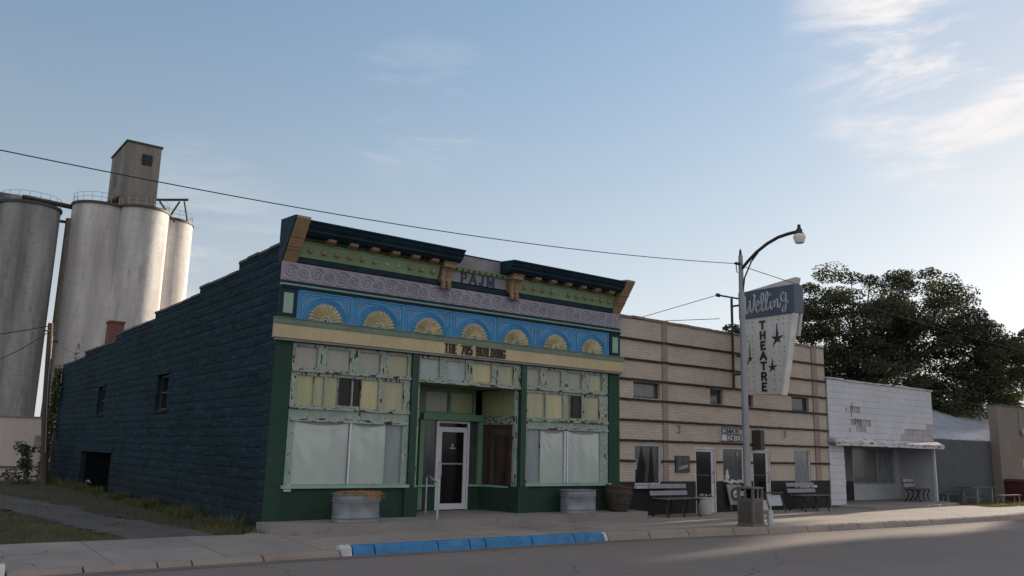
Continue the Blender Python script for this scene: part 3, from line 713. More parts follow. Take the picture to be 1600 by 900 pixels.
MB().box(7.18, 7.22, -.02, -.002, .93, 2.11).box(7.26, 7.30, -.02, -.002, .93, 2.11).build('mullion', 'white_alu', sw)
MB().box(6.0, 8.6, -.035, -.002, 2.31, 2.36).box(6.0, 8.6, -.03, -.002, 2.13, 2.18).build('rail', 'peel_h', sw)
MB().box(6.0, 8.6, -.04, -.002, 3.02, 3.07).build('rail', 'peel_h', w3)
MB().box(6.0, 8.65, -.07, .05, .855, .912).build('window_sill', 'mint', A)
# centre bay transom
wc = window('transom_window', 3.13, 5.85, 3.02, 3.56, .0, [(3.18, 3.66, 3.10, Z2, 'pane_blue'), (3.84, 4.34, 3.10, Z2, 'pane_blue'), (4.52, 5.03, 3.10, Z2, 'pane_yellow'), (5.2, 5.65, 3.10, Z2, 'pane_olive')], None, 'peel_v')
MB().box(3.13, 5.85, -.03, -.002, 3.0, 3.055).build('rail', 'peel_h', wc)
# recessed entry
YD = 1.25
MB().quad((3.13, .07, 3.01), (5.85, .07, 3.01), (5.6, YD+.02, 3.01), (3.95, YD+.02, 3.01)).build('entry_soffit', 'soffit', A)
ent = MB()  # wall above the door
for a, b, c, d in rect_holes(3.98, 5.5, 2.28, 3.01, [(4.12, 4.73, 2.47, 2.92), (4.81, 5.42, 2.47, 2.92)]): ent.box(a, b, YD, YD+.07, c, d)
eo = ent.build('entry_frame', 'green_trim', A)
pane(4.12, 4.73, 2.47, 2.92, YD+.04, 'pane_grey', eo); pane(4.81, 5.42, 2.47, 2.92, YD+.04, 'pane_lime', eo)
MB().box(4.0, 5.62, YD-.14, YD-.005, 2.28, 2.43).build('door_lintel', 'green_trim', A)
MB().box(3.98, 4.09, YD-.04, YD+.07, .3, 2.28).build('entry_post', 'green_trim', A)
MB().box(5.56, 5.70, YD-.06, YD+.07, .85, 2.28).build('entry_post', 'green_trim', A)
MB().box(4.09, 4.42, YD+.02, YD+.04, .84, 2.28).build('sidelight', 'glass_mid', A)
MB().box(5.36, 5.56, YD+.02, YD+.04, .84, 2.28).build('sidelight', 'glass_mid', A)
MB().box(3.98, 4.44, YD-.02, YD+.15, .2, .80).build('base_wall', 'green_brick_base', A); MB().box(5.33, 5.70, YD-.02, YD+.15, .2, .80).build('base_wall', 'green_brick_base', A)
MB().box(3.96, 4.44, YD-.07, YD+.02, .80, .84).build('window_sill', 'mint', A); MB().box(5.34, 5.72, YD-.07, YD+.02, .80, .84).build('window_sill', 'mint', A)
def angled(xa, ya, xb, yb, z0, z1, th, mat, name, par):
    d = Vector((xb-xa, yb-ya, 0)).normalized(); n = Vector((-d.y, d.x, 0))*th
    if n.y < 0: n = -n
    p = [(xa, ya), (xb, yb), (xb+n.x, yb+n.y), (xa+n.x, ya+n.y)]
    return MB().prism(p, 'Z', z0, z1).build(name, mat, par)
# left return
angled(3.16, .10, 3.98, YD, .2, .80, -.12, 'green_brick_base', 'base_wall', A)
angled(3.20, .12, 3.98, YD, .84, 2.30, .03, 'pane_brown', 'return_glass', A)
angled(3.20, .12, 3.98, YD, 2.30, 2.42, .05, 'green_trim', 'return_rail', A)
angled(3.20, .12, 3.98, YD, 2.42, 3.0, .03, 'pane_lime', 'return_glass', A)
MB().box(3.13, 3.23, .07, .15, .84, 3.0).build('return_post', 'peel_v', A)
angled(3.14, .06, 3.96, YD-.05, .80, .845, .06, 'mint', 'window_sill', A)
# right return
angled(5.88, .10, 5.66, YD-.05, .2, .80, .10, 'green_brick_base', 'base_wall', A)
angled(5.83, .12, 5.68, YD, .84, 2.22, .03, 'pane_brown', 'return_glass', A)
angled(5.83, .11, 5.67, YD, 2.22, 2.42, .05, 'peel_h', 'return_rail', A)
angled(5.83, .12, 5.68, YD, 2.42, 3.0, .03, 'pane_lime', 'return_glass', A)
MB().box(5.76, 5.85, .07, .15, .84, 3.0).build('return_post', 'peel_v', A)
angled(5.86, .06, 5.66, YD-.05, .80, .845, .06, 'mint', 'window_sill', A)
# black sheet stands in for the unlit room behind the entry
MB().quad((3.9, YD+.16, .2), (5.8, YD+.16, .2), (5.8, YD+.16, 3), (3.9, YD+.16, 3)).build('entry_dark_sheet', 'dark', A)
# door
x0, x1, z0, z1 = 4.43, 5.34, .285, 2.27
mb = MB(); yd = YD-.02
for a, b, c, d in rect_holes(x0, x1, z0, z1, [(x0+.06, x1-.06, z0, 2.22)]): mb.box(a, b, yd, yd+.1, c, d)
do = mb.build('door', 'white_alu', A)
mb = MB(); lx0, lx1, lz1 = x0+.068, x1-.068, 2.13
for a, b, c, d in rect_holes(lx0, lx1, z0+.01, lz1, [(lx0+.085, lx1-.085, z0+.14, lz1-.11)]): mb.box(a, b, yd+.01, yd+.055, c, d)
mb.build('door_leaf', 'white_alu', do)
MB().box(lx0+.085, lx1-.085, yd+.03, yd+.04, z0+.14, lz1-.11).build('door_glass', 'glass_dark', do)
MB().box(x0+.06, x1-.06, yd+.05, yd+.06, 2.135, 2.22).build('transom_glass', 'glass_dark', do)
MB().box(lx0+.085, lx1-.10, yd-.012, yd+.006, 1.29, 1.325).build('push_bar', 'pole_galv', do)
MB().tube([(lx0+.04, yd, 1.0), (lx0+.04, yd-.06, 1.02), (lx0+.04, yd-.06, 1.33), (lx0+.04, yd, 1.35)], .013, 8).build('handle', 'white_alu', do)
mb = MB(); mb.tube([(4.87, yd+.022, 1.76), (4.885, yd+.022, 1.70)], .02, 8)
Tn = lambda x, y, o: (4.80+x, yd+.026-o, 1.635+y)
for k in range(5): mb.box(4.81+k*.032, 4.832+k*.032, yd+.018, yd+.026, 1.635+.004*(k % 2), 1.672)
mb.box(4.84, 4.90, yd+.018, yd+.026, 1.69, 1.705)
mb.build('door_notice', 'plastic_white', do)
# beam
MB().box(-.07, 7.43, -.13, .0, 3.62, 3.875).box(7.437, 9.02, -.13, .0, 3.62, 3.875).build('beam', 'tan_paint', A)
MB().box(-.075, 9.025, -.145, .0, 3.877, 3.985).box(-.08, 9.03, -.16, .0, 3.987, 4.003).build('beam_trim', 'beam_green', A)
MB().box(-.03, 8.99, -.10, .0, 3.575, 3.617).build('beam_soffit', 'grey_frame', A)
mb = MB(); T = lambda x, y, o: (3.68+x, -.131-o, 3.655+y)
text(mb, T, 'THE 705 BUILDING', .185, cond=.66, t=.20, gap=.17, th=.018, serif=True)
lt = mb.build('lettering', 'letter_black', A)
# blue frieze
MB().box(.36, 8.61, -.03, -.001, 4.0, 4.58).build('panel_band', 'blue', A)
for xe in (.0, 8.63):
    o = MB().box(xe+.0, xe+.345, -.05, -.002, 4.0, 4.58).build('end_panel', 'teal_dark', A)
    MB().box(xe+.08, xe+.27, -.056, -.052, 4.10, 4.49).build('panel_inset', 'mint', o)
PW = 8.25/7
for k in range(7):
    c = .36+PW*(k+.5); a, b = .36+PW*k, .36+PW*(k+1)
    mb = MB()
    mb.box(a+.035, a+.055, -.045, -.031, 4.0, 4.55); mb.box(b-.055, b-.035, -.045, -.031, 4.0, 4.55); mb.box(a+.09, a+.105, -.045, -.031, 4.0, 4.50); mb.box(b-.105, b-.09, -.045, -.031, 4.0, 4.50)
    mb.box(a+.02, b-.02, -.052, -.031, 4.545, 4.575); mb.box(a+.105, b-.105, -.047, -.031, 4.495, 4.515)
    for rr, t in ((.475, .016), (.435, .012), (.40, .010)):
        mb.tube([(c+rr*math.cos(q), -.035, 4.005+rr*.99*math.sin(q)) for q in [PI*i/24 for i in range(25)]], t, 6)
    fp = mb.build('fan_panel', 'blue', A, smooth=True)
    # rosette: petals
    vs = []; fs = []; n = 14; r0, r1 = .11, .36
    for i in range(n):
        a0, a1 = PI*i/n, PI*(i+1)/n; am = (a0+a1)/2
        P = [(r0, a0, -.035), (r0, a1, -.035), (r1*.93, a1, -.045), (r1, am+.03, -.05), (r1, am-.03, -.05), (r1*.93, a0, -.045), (r1*.88, am, -.11), (r0, am, -.055)]
        k0 = len(vs)
        vs += [(c+q*math.cos(t), y, 4.005+q*math.sin(t)) for q, t, y in P]
        fs += [(k0, k0+5, k0+6, k0+7), (k0+5, k0+4, k0+6), (k0+4, k0+3, k0+6), (k0+3, k0+2, k0+6), (k0+2, k0+1, k0+7, k0+6)]
    mb = MB().add(vs, fs)
    for rr in (.10, .055): mb.tube([(c+rr*math.cos(q), -.05, 4.012+rr*math.sin(q)) for q in [PI*i/12 for i in range(13)]], .013, 6)
    mb.build('rosette', 'gold', fp)
    mb = MB()
    for i in range(n):
        am = PI*(i+.5)/n; mb.tube([(c+q*math.cos(am+d), -.075, 4.005+q*math.sin(am+d)) for q, d in ((r1*.92, -.07), (r1+.004, 0), (r1*.92, .07))], .006, 4)
    for sx in (-1, 1):
        X = c+sx*.44; mb.lathe([(.028, 0), (.03, .0)], (X, -.05, 4.40), 4) if False else None
        mb.tube([(X+.03*math.cos(q), -.045, 4.42+.03*math.sin(q)) for q in [2*PI*i/8 for i in range(9)]], .009, 5)
        mb.tube([(X+sx*.02, -.04, 4.47), (X-sx*.05, -.04, 4.475), (X-sx*.12, -.04, 4.46)], .008, 5)
        mb.tube([(X+sx*.035, -.04, 4.44), (X+sx*.045, -.04, 4.33), (X+sx*.03, -.04, 4.22)], .008, 5)
        mb.tube([(X-sx*.02, -.04, 4.36), (X+sx*.0, -.04, 4.32)], .008, 5)
    mb.build('ornament', 'fleck', fp)
MB().box(.0, 8.98, -.07, .0, 4.582, 4.625).box(.0, 8.98, -.06, .0, 4.672, 4.728).build('band_moulding', 'teal_dark', A)
MB().prism([(0, 4.627), (-.10, 4.632), (-.105, 4.65), (-.07, 4.67), (0, 4.67)], 'X', .0, 8.98).build('light_moulding', 'mint', A)
fz = MB().box(.003, 8.978, -.04, -.001, 4.73, 5.09).build('scroll_frieze', 'lavender', A)
mb = MB(); mb2 = MB(); x = .18; k = 0
while x < 8.9:
    big = k % 2 == 0; cz = 4.90+(.015 if big else -.01); r = .135 if big else .105; sgn = 1 if big else -1
    pts = []
    for i in range(30):
        t = i/29; q = 2*PI*1.75*t; rr = r*(1-t*.86)
        pts.append((x+rr*math.cos(q+(.4 if big else 2.6)), -.044, cz+sgn*rr*math.sin(q+(.4 if big else 2.6))))
    mb.tube(pts, .0115, 5)
    mb2.tube([(x-.14, -.043, 4.78+.02*(k % 2)), (x-.05, -.043, 4.755), (x+.06, -.043, 4.79), (x+.12, -.043, 4.86)], .010, 5)
    mb2.tube([(x-.02, -.043, 5.05), (x+.08, -.043, 5.045), (x+.15, -.043, 4.98)], .010, 5)
    x += .272; k += 1
mb.build('scrollwork', 'lav_scroll', fz, smooth=True); mb2.build('scrollwork', 'lavender', fz, smooth=True)
# cornice
cor = MB().box(.28, 8.72, -.06, -.001, 5.105, 5.205).build('cornice_band', 'navy', A)
def crown(x0, x1):
    prof = [(.14, 5.90), (-.50, 5.845), (-.55, 5.845), (-.56, 5.82), (-.52, 5.79), (-.50, 5.755), (-.515, 5.74), (-.49, 5.72), (-.455, 5.685), (-.45, 5.645), (-.40, 5.635), (-.36, 5.60), (-.30, 5.59), (.0, 5.59), (.0, 5.86), (.14, 5.86)]
    return MB().prism(prof, 'X', x0, x1).build('crown_moulding', 'navy', A, bevel=0)
def face(x0, x1):
    MB().prism([(-.001, 5.21), (-.07, 5.215), (-.16, 5.485), (-.19, 5.485), (-.19, 5.50), (-.001, 5.50)], 'X', x0, x1).build('cornice_face', 'corn_green', A)
    MB().box(x0, x1, -.17, -.001, 5.502, 5.588).build('bracket_band', 'olive', A)
crown(.31, 3.86); crown(5.17, 8.72)
face(.31, 3.47); face(5.66, 8.72)
def knob(x, flat):
    ycc = -.115; 
    if flat: MB().tube([(x, ycc-.0, 5.36), (x, ycc-.006, 5.362)], .043, 16).build('knob_disc', 'tan_paint', A); return
    mb = MB(); mb.tube([(x, ycc+.02, 5.36), (x, ycc-.02, 5.358), (x, ycc-.045, 5.357), (x, ycc-.06, 5.356)], [.058, .058, .045, .02], 14); mb.build('knob', 'tan_block', A, smooth=True)
for k in range(11): knob(.52+k*.279, k in (6, 7))
for k in range(11): knob(5.83+k*.269, k == 4)
def dentil(x, wd=.17):
    MB().prism([(-.16, 5.5), (-.26, 5.505), (-.35, 5.54), (-.36, 5.588), (-.16, 5.588)], 'X', x-wd/2, x+wd/2).build('modillion', 'corn_brown', A)
for k in range(6): dentil(.86+k*.475)
for k in range(6): dentil(6.05+k*.475)
for x0_, x1_ in ((.36, 3.4), (5.75, 8.65)):
    x = x0_; mb = MB()
    while x < x1_: mb.tube([(x, -.18, 5.545), (x+.05, -.215, 5.56), (x+.10, -.18, 5.54)], .018, 5); x += .155
    mb.build('leaf_moulding', 'olive', A, smooth=True)
for xa in (.0, 8.70):
    prof = [(.14, 5.09), (-.02, 5.09), (-.10, 5.16), (-.14, 5.30), (-.22, 5.36), (-.24, 5.42), (-.38, 5.55), (-.42, 5.62), (-.56, 5.78), (-.58, 5.88), (.14, 5.93)]
    o = MB().prism([(.14, 5.09), (-.03, 5.09), (-.58, 5.84), (-.58, 5.885), (.14, 5.935)], 'X', xa+.012, xa+.29).build('end_block', 'tan_block', A)
    for t in (.30, .36, .58): MB().tube([(xa+.008, -.03-.55*t-.004, 5.09+.75*t), (xa+.294, -.03-.55*t-.004, 5.09+.75*t)], .012, 6).build('block_moulding', 'corn_brown', o)
MB().prism([(.15, 5.05), (-.02, 5.09), (-.565, 5.835), (-.565, 5.89), (.15, 5.94)], 'X', -.012, .010).build('end_cheek', 'navy', A)
for xc in (3.64, 5.50):
    for dx in (-.068, .068):
        mb = MB(); r = .062
        mb.tube([(xc+dx, -.10, 5.01), (xc+dx, -.14, 5.04), (xc+dx, -.15, 5.10), (xc+dx, -.12, 5.19)], [.03, .055, .062, .045], 12)
        mb.prism([(-.001, 5.17), (-.15, 5.17), (-.17, 5.20), (-.15, 5.24), (-.19, 5.40), (-.25, 5.47), (-.001, 5.47)], 'X', xc+dx-r, xc+dx+r)
        mb.build('corbel', 'corn_brown', A, smooth=False, bevel=.01)
    MB().box(xc-.15, xc+.15, -.30, -.002, 5.474, 5.56).box(xc-.16, xc+.16, -.33, -.002, 5.562, 5.586).build('corbel_cap', 'tan_block', A)
# name panel
MB().box(3.79, 5.35, -.05, -.001, 5.235, 5.475).build('name_panel', 'gray_panel', A)
mb = MB(); T = lambda x, y, o: (4.09+x, -.051-o, 5.255+y)
text(mb, T, 'PAJM', .195, cond=1.08, t=.19, gap=.48, th=.02, serif=True); mb.build('lettering', 'letter_navy', A)
MB().prism([(0, 5.48), (-.10, 5.485), (-.13, 5.56), (0, 5.57)], 'X', 3.8, 5.34).build('bead_band', 'corn_green', A)
for k in range(9): MB().tube([(3.93+k*.155, -.10, 5.525), (3.93+k*.155, -.145, 5.52)], [.038, .022], 10).build('knob', 'olive', A, smooth=True)
MB().box(3.87, 5.16, -.04, -.001, 5.575, 5.86).build('upper_panel', 'gray_panel', A)
MB().box(3.86, 5.17, -.055, .15, 5.862, 5.885).build('panel_coping', 'navy', A)
# step slab in front
mb = MB()
P = [(-.10, .0), (-.05, -.52), (.5, -.95), (.95, -1.12), (2.2, -1.08), (3.1, -1.0), (4.2, -.95), (6.0, -.85), (7.4, -.80), (8.3, -.72), (9.25, -.70), (9.32, -.02), (8.6, -.0), (6.1, .02), (5.66, 1.26), (3.98, 1.26), (3.15, .02)]
bm = bmesh.new(); P2 = []
for (a, b), (c, d) in zip(P, P[1:]+P[:1]):
    L = math.hypot(c-a, d-b); k = max(1, int(L/.15)) if b < -.3 or d < -.3 else 1
    for i in range(k): t = i/k; P2.append((a+(c-a)*t+random.uniform(-.012, .012), b+(d-b)*t+(random.uniform(-.012, .012) if b < -.3 else 0)))
mb.prism(P2, 'Z', .02, .275)
st = tag(mb.build('step', 'slab', A), None)

# handrail
hr = thing('handrail', 'white metal handrail standing before the glass shop door', 'handrail', (3.6, -.3, .275))
for p, q in (((3.93, .78, .275), (3.93, .78, 1.02)), ((3.34, -.62, .275), (3.34, -.62, .98))):
    MB().tube([p, q], .021, 8).build('post', 'plastic_white', hr)
MB().tube([(3.93, .78, .95), (3.93, .78, 1.05), (3.8, .45, 1.04), (3.36, -.58, .965), (3.34, -.64, .90)], .022, 8).build('rail', 'plastic_white', hr)

# ============================================================ BUILDING B
B = thing('theatre_building', 'cream brick hall with black brick stripes and black base beside the ornate corner shop', 'building', (9, 0, 0))
BX0, BX1, BZ = 9.0, 18.13, 5.05
up_w = [(9.5, 10.49, 3.03, 3.44), (12.5, 13.07, 3.02, 3.44), (13.87, 14.41, 3.02, 3.36), (16.29, 17.2, 3.01, 3.44)]
lo_w = [(9.53, 10.5, .86, 1.87), (12.97, 13.92, .90, 1.86), (16.31, 17.15, .83, 1.85)]
doors = [(11.83, 12.70, .10, 1.86), (14.30, 15.14, .10, 1.86)]
allh = up_w+lo_w+doors
mb = MB(); front_wall(mb, BX0, BX1, .94, BZ, 0, allh, .16)
mb.quad((BX1, 0, .94), (BX1, 14, .94), (BX1, 14, BZ-.3), (BX1, 0, BZ)); mb.quad((BX0, .3, 3.9), (BX0, .3, BZ), (BX0, 14, BZ-.4), (BX0, 14, 3.9))
mb.box(BX0, BX1, .3, .42, 4.2, BZ-.02)
mb.build('front_wall', 'cream_brick', B)
mb = MB(); front_wall(mb, BX0, BX1, .0, .94, -.004, allh, .16); mb.build('base_wall', 'black_brick', B)
for x0, x1 in ((10.57, 10.76), (17.41, 17.68)):
    hz = [h for h in []]
    mb = MB()
    cuts = [.94, 1.445, 1.966, 2.461, 2.976, 3.484, 3.996, 4.516, BZ]
    mb.box(x0, x1, -.03, -.001, .94, BZ); mb.build('pier', 'pink_shade_brick', B)  # proud strip, coloured as the shaded edge of the relief
def stripe(z):
    segs = [(BX0+.01, BX1-.0)]
    for h in allh:
        if h[2] < z < h[3]+.0:
            segs = [s for (a, b) in segs for s in ([(a, b)] if h[1] <= a or h[0] >= b else [(a, h[0]), (h[1], b)])]
    for a, b in segs:
        x = a; mb = MB()
        while x < b-.01:
            e = min(b, x+.21); dz = random.uniform(-.004, .004); mb.box(x+.004, e-.004, -.042-random.uniform(0, .008), .01, z-.028+dz, z+.028+dz); x = e
        mb.build('brick_stripe', 'stripe', B)
for z in (4.516, 3.996, 3.484, 2.976, 2.461, 1.955, 1.45): stripe(z)
mb = MB(); x = BX0
while x < BX1:
    e = min(BX1, x+.45); z = BZ+(.02 if x < 10.7 else (0 if x < 14 else -.02))+random.uniform(-.012, .012)
    if x > 17.4: z += .03
    mb.box(x+.004, e-.004, -.035, .33, z-.01, z+.06); x = e
mb.build('coping', pm('brown_grey_coping', (.19, .15, .125), rough=.8, var=.3), B, bevel=.01)
MB().box(BX0+.05, BX1-.05, .4, 14, 4.15, 4.2).build('roof', 'dark_metal', B)
def b_window(h, frame, glass, fw=.05, sill=None, name='window', mul=None, y=.09):
    a, b, c, d = h; mb = MB(); hs = [(a+fw, b-fw, c+fw, d-fw)]
    if mul: hs = [(a+fw, mul-.02, c+fw, d-fw), (mul+.02, b-fw, c+fw, d-fw)]
    for p, q, r_, s in rect_holes(a, b, c, d, hs): mb.box(p, q, y, y+.06, r_, s)
    o = mb.build(name, frame, B)
    for hh in hs: MB().box(hh[0], hh[1], y+.03, y+.04, hh[2], hh[3]).build('pane', glass, o)
    if sill: MB().prism([(.08, c-.002), (-.10, c-.03), (-.10, c-.085), (.08, c-.085)], 'X', a-.03, b+sill).build('sill', 'sill', o)
    return o
b_window(up_w[0], 'dark_frame', 'glass_grey', .045); b_window(up_w[1], 'dark_frame', 'glass_mid', .05)
b_window(up_w[2], 'dark_frame', 'glass_mid', .05); b_window(up_w[3], 'dark_frame', 'glass_mid', .05)
bw = b_window(lo_w[0], 'sill', 'glass_mid', .04, .14, y=.03)
mb = MB()
mb.prism([(9.62, .93), (9.92, .93), (9.98, 1.3), (9.83, 1.80)], 'Y', .048, .056); mb.prism([(10.08, .93), (10.28, .93), (10.22, 1.8), (10.16, 1.8)], 'Y', .048, .056)
mb.build('flag', 'glass_dark', bw)
mb = MB()
for k in range(4): mb.prism([(9.575, 1.22+k*.065), (9.66, 1.27+k*.065), (9.66, 1.30+k*.065), (9.575, 1.25+k*.065)], 'Y', .050, .055)
mb.build('flag_stripes', 'sill', bw)
bw = b_window(lo_w[1], 'sill', 'glass_mid', .05, .0, y=.03)
MB().lathe([(.0, 0), (.07, .03), (.09, .10), (.05, .18), (.06, .24), (.0, .30)], (13.22, .055, .96), 14, sy=.12).build('figurine', 'plastic_white', bw)
mb = MB()
for k in range(9): mb.lathe([(.0, 0), (.07, .02), (.06, .07), (0, .09)], (13.05+k*.095, -.02+.03*math.sin(k*2), .90-.02*(k % 3)), 8)
mb.build('snow_batting', 'plastic_white', bw, smooth=True)
MB().tube([(13.66, .045, 1.67), (13.66, .056, 1.67)], .045, 12).build('window_sticker', 'grey_frame', bw)
b_window(lo_w[2], 'sill', 'glass_curtain', .04, .14, mul=None, y=.03)
def b_door(h):
    a, b, c, d = h; mb = MB()
    y = .02
    for p, q, r_, s in rect_holes(a, b, c, d, [(a+.05, b-.05, c, d-.08)]): mb.box(p, q, y, y+.14, r_, s)
    o = mb.build('door', 'sill', B)
    mb = MB()
    for p, q, r_, s in rect_holes(a+.055, b-.055, c+.01, d-.085, [(a+.09, b-.16, c+.30, d-.14)]): mb.box(p, q, y+.03, y+.07, r_, s)
    mb.build('door_leaf', 'sill', o)
    MB().box(a+.09, b-.16, y+.045, y+.055, c+.30, d-.14).build('door_glass', 'glass_dark', o)
    MB().box(a+.10, b-.17, y+.02, y+.03, c+.98, c+1.01).build('push_bar', 'dark_frame', o)
    MB().tube([(b-.11, y+.03, c+.80), (b-.11, y-.03, c+.83), (b-.11, y-.03, c+1.06), (b-.11, y+.03, c+1.09)], .014, 8).build('handle', 'pole_galv', o)
for h in doors: b_door(h)
for x, z in ((11.15, 2.28), (15.86, 2.28)):
    s = 1 if x < 13 else -1; mb = MB()
    mb.tube([(x-.04*s, -.01, z+.09), (x+.03*s, -.05, z+.09), (x+.03*s, -.05, z-.09), (x-.04*s, -.01, z-.09)], .012, 6)
    mb.build('wall_hook', 'dark_metal', B)
# picture plaque
pq = thing('picture_plaque', 'dark framed picture plaque on cream brick beside the left door', 'plaque', (11.29, -.03, 1.385))
MB().box(11.02, 11.55, -.05, -.001, 1.17, 1.60).build('frame', 'dark_frame', pq)
mb = MB(); mb.box(11.07, 11.50, -.056, -.052, 1.22, 1.55); mb.build('picture', 'glass_mid', pq)
mb = MB().prism([(11.09, 1.24), (11.30, 1.26), (11.48, 1.31), (11.47, 1.38), (11.33, 1.36), (11.12, 1.30)], 'Y', -.06, -.057); mb.build('picture_detail', 'grey_frame', pq)
# sign COMMUNITY CENTER
cs = thing('wall_sign', 'small white board sign reading community center over the middle window', 'sign', (13.46, -.03, 2.2))
MB().box(12.88, 14.06, -.05, -.001, 2.02, 2.40).build('board', 'sill', cs)
mb = MB(); mb.box(12.88, 14.06, -.058, -.051, 2.385, 2.40).box(12.88, 14.06, -.058, -.051, 2.02, 2.035).box(12.88, 12.90, -.058, -.051, 2.035, 2.385).box(14.04, 14.06, -.058, -.051, 2.035, 2.385).box(12.90, 14.04, -.057, -.051, 2.205, 2.217)
mb.build('sign_border', 'letter_black', cs); mb = MB()
T = lambda x, y, o: (12.925+x, -.051-o, 2.228+y); text(mb, T, 'COMMUNITY', .142, cond=.88, t=.16, gap=.17, th=.006); mb.build('lettering', 'letter_black', cs); mb = MB()
T = lambda x, y, o: (13.12+x, -.051-o, 2.05+y); text(mb, T, 'CENTER', .142, cond=.88, t=.16, gap=.22, th=.006)
mb.build('lettering', 'letter_black', cs)
bb = thing('junction_box', 'dark upright box standing out from the wall over the right door', 'box', (14.38, -.1, 1.8))
MB().box(14.30, 14.48, -.30, -.001, 1.80, 2.36).build('box_body', 'dark_frame', bb, bevel=.01)
MB().tube([(14.39, -.15, 2.36), (14.39, -.15, 2.42), (14.42, -.02, 2.45)], .012, 6).build('cable', 'wire', bb)

# ============================================================ THEATRE SIGN
S = thing('theatre_sign', 'tall projecting theatre sign with blue script box and white tapering panel of black letters', 'sign', (13.5, -1.2, 3.3))
XS = 13.45
MB().box(XS+.02, XS+.45, -2.12, -.30, 5.44, 6.22).build('script_box', 'sign_blue', S, bevel=.01)
MB().prism([(-.40, 5.44), (-2.05, 5.44), (-1.60, 3.28), (-.47, 3.33)], 'X', XS+.06, XS+.22).build('tapered_panel', 'sign_white', S)
mb = MB(); mb.prism([(-2.055, 5.44), (-2.10, 5.44), (-1.645, 3.26), (-1.60, 3.26)], 'X', XS+.03, XS+.25); mb.build('panel_edge', pm('bright_edge_enamel', (.62, .6, .56), rough=.5), S)
MB().prism([(-.42, 6.222), (-2.12, 6.222), (-2.17, 6.41), (-2.12, 6.42)], 'X', XS+.10, XS+.30).build('top_fin', 'sign_white', S)
MB().prism([(-2.0, 5.44), (-2.12, 5.44), (-2.02, 4.85), (-1.9, 4.85)], 'X', XS+.30, XS+.40).build('rear_fin', 'sign_white', S)
mb = MB()
for j, s_ in enumerate('THEATRE'):
    hh = .20; zt = 5.31-j*.285; wd = LET[s_][0]*hh*1.2; yc = -1.06
    T = lambda x, y, o, zt=zt, wd=wd: (XS+.058-o, yc+wd/2-x, zt-.20+y)
    text(mb, T, s_, hh, cond=1.2, t=.25, th=.02)
mb.build('lettering', 'letter_black', S)
def star(yc, zc, h, wd):
    pts = []; angs = [90, 162, 234, 306, 18]; L = [h*.62, wd, h*.38, wd*.8, wd*1.15]
    for k in range(5):
        a = R(angs[k]); pts.append((math.cos(a)*(L[k] if k not in (0,) else L[0]), math.sin(a)*L[k]))
        a2 = R(angs[k]+36); pts.append((math.cos(a2)*wd*.33, math.sin(a2)*wd*.33))
    return [(yc-p[0], zc+p[1]) for p in pts]
for q_ in ((-1.52, 4.80, .68, .20), (-1.34, 4.02, .42, .15), (-.62, 4.30, .75, .10)): MB().prism(star(*q_), 'X', XS+.045, XS+.058).build('star', 'letter_black', S)
mb = MB()
for j in range(11):
    z = 3.42+j*.19; yr = -1.60-(z-3.28)*(.45/2.16)
    y = -.55
    while y > yr+.06:
        if not (-1.24 < y < -.88): mb.tube([(XS+.059, y+random.uniform(-.01, .01), z+.05*((j) % 2)), (XS+.048, y, z+.05*(j % 2))], .014, 6)
        y -= .17
mb.build('bulb_sockets', 'dark_frame', S)
# script lettering "Welling" as tube outlines; (x to the right, y up) on the box face
def bez(pts, n=10):
    out = []
    P = [Vector((p[0], p[1])) for p in pts]
    for i in range(len(P)-1):
        p0 = P[max(i-1, 0)]; p1 = P[i]; p2 = P[i+1]; p3 = P[min(i+2, len(P)-1)]
        for k in range(n):
            t = k/n; out.append(.5*((2*p1)+(-p0+p2)*t+(2*p0-5*p1+4*p2-p3)*t*t+(-p0+3*p1-3*p2+p3)*t**3))
    out.append(P[-1]); return out
script = [
 [(.02, .72), (.06, .86), (.12, .80), (.12, .45), (.13, .15), (.18, .10), (.24, .40), (.27, .66), (.28, .30), (.32, .10), (.38, .28), (.42, .62), (.44, .84), (.40, .88)],
 [(.46, .34), (.55, .42), (.57, .54), (.52, .58), (.47, .44), (.47, .22), (.53, .12), (.62, .22), (.70, .52), (.73, .82), (.69, .90), (.65, .76), (.65, .36), (.68, .14), (.75, .18), (.83, .50), (.87, .84), (.83, .92), (.79, .78), (.79, .36), (.82, .14), (.89, .20), (.94, .38)],
 [(.95, .50), (.94, .26), (.98, .15), (1.04, .30)], [(.90, .74), (.99, .80)],
 [(1.05, .52), (1.06, .20), (1.08, .40), (1.14, .54), (1.17, .46), (1.17, .24), (1.21, .18), (1.27, .36)],
 [(1.42, .72), (1.34, .80), (1.28, .62), (1.31, .44), (1.38, .46), (1.43, .70), (1.43, .74), (1.43, .30), (1.40, .02), (1.33, -.02), (1.32, .10), (1.44, .30), (1.52, .42)],
]
mb = MB(); W_, H_ = 1.60, .66
for ln in script:
    pts = bez(ln, 8)
    mb.tube([(XS+.010, -.42-p.x*W_/1.58, 5.52+p.y*H_*.95) for p in pts], .030, 6)
mb.build('script_lettering', 'neon', S, smooth=True)
mb = MB()
for ln in script:
    pts = bez(ln, 8)
    mb.tube([(XS-.012, -.42-p.x*W_/1.58, 5.52+p.y*H_*.95) for p in pts], .011, 6)
mb.build('neon_tube', 'sign_blue', S, smooth=True)
MB().tube([(XS+.24, -.30, 5.9), (XS+.24, .05, 5.9)], .03, 8).tube([(XS+.14, -.44, 3.9), (XS+.14, .0, 3.9)], .025, 8).build('mounting_arm', 'dark_metal', S)
MB().box(XS+.20, XS+.26, -.34, -.05, 4.4, 4.45).build('mounting_bracket', 'dark_metal', S)
sp = thing('wire_mast', 'thin rusty steel mast with crossarm fixed to the striped brick wall', 'mast', (13.45, -.08, 3.5))
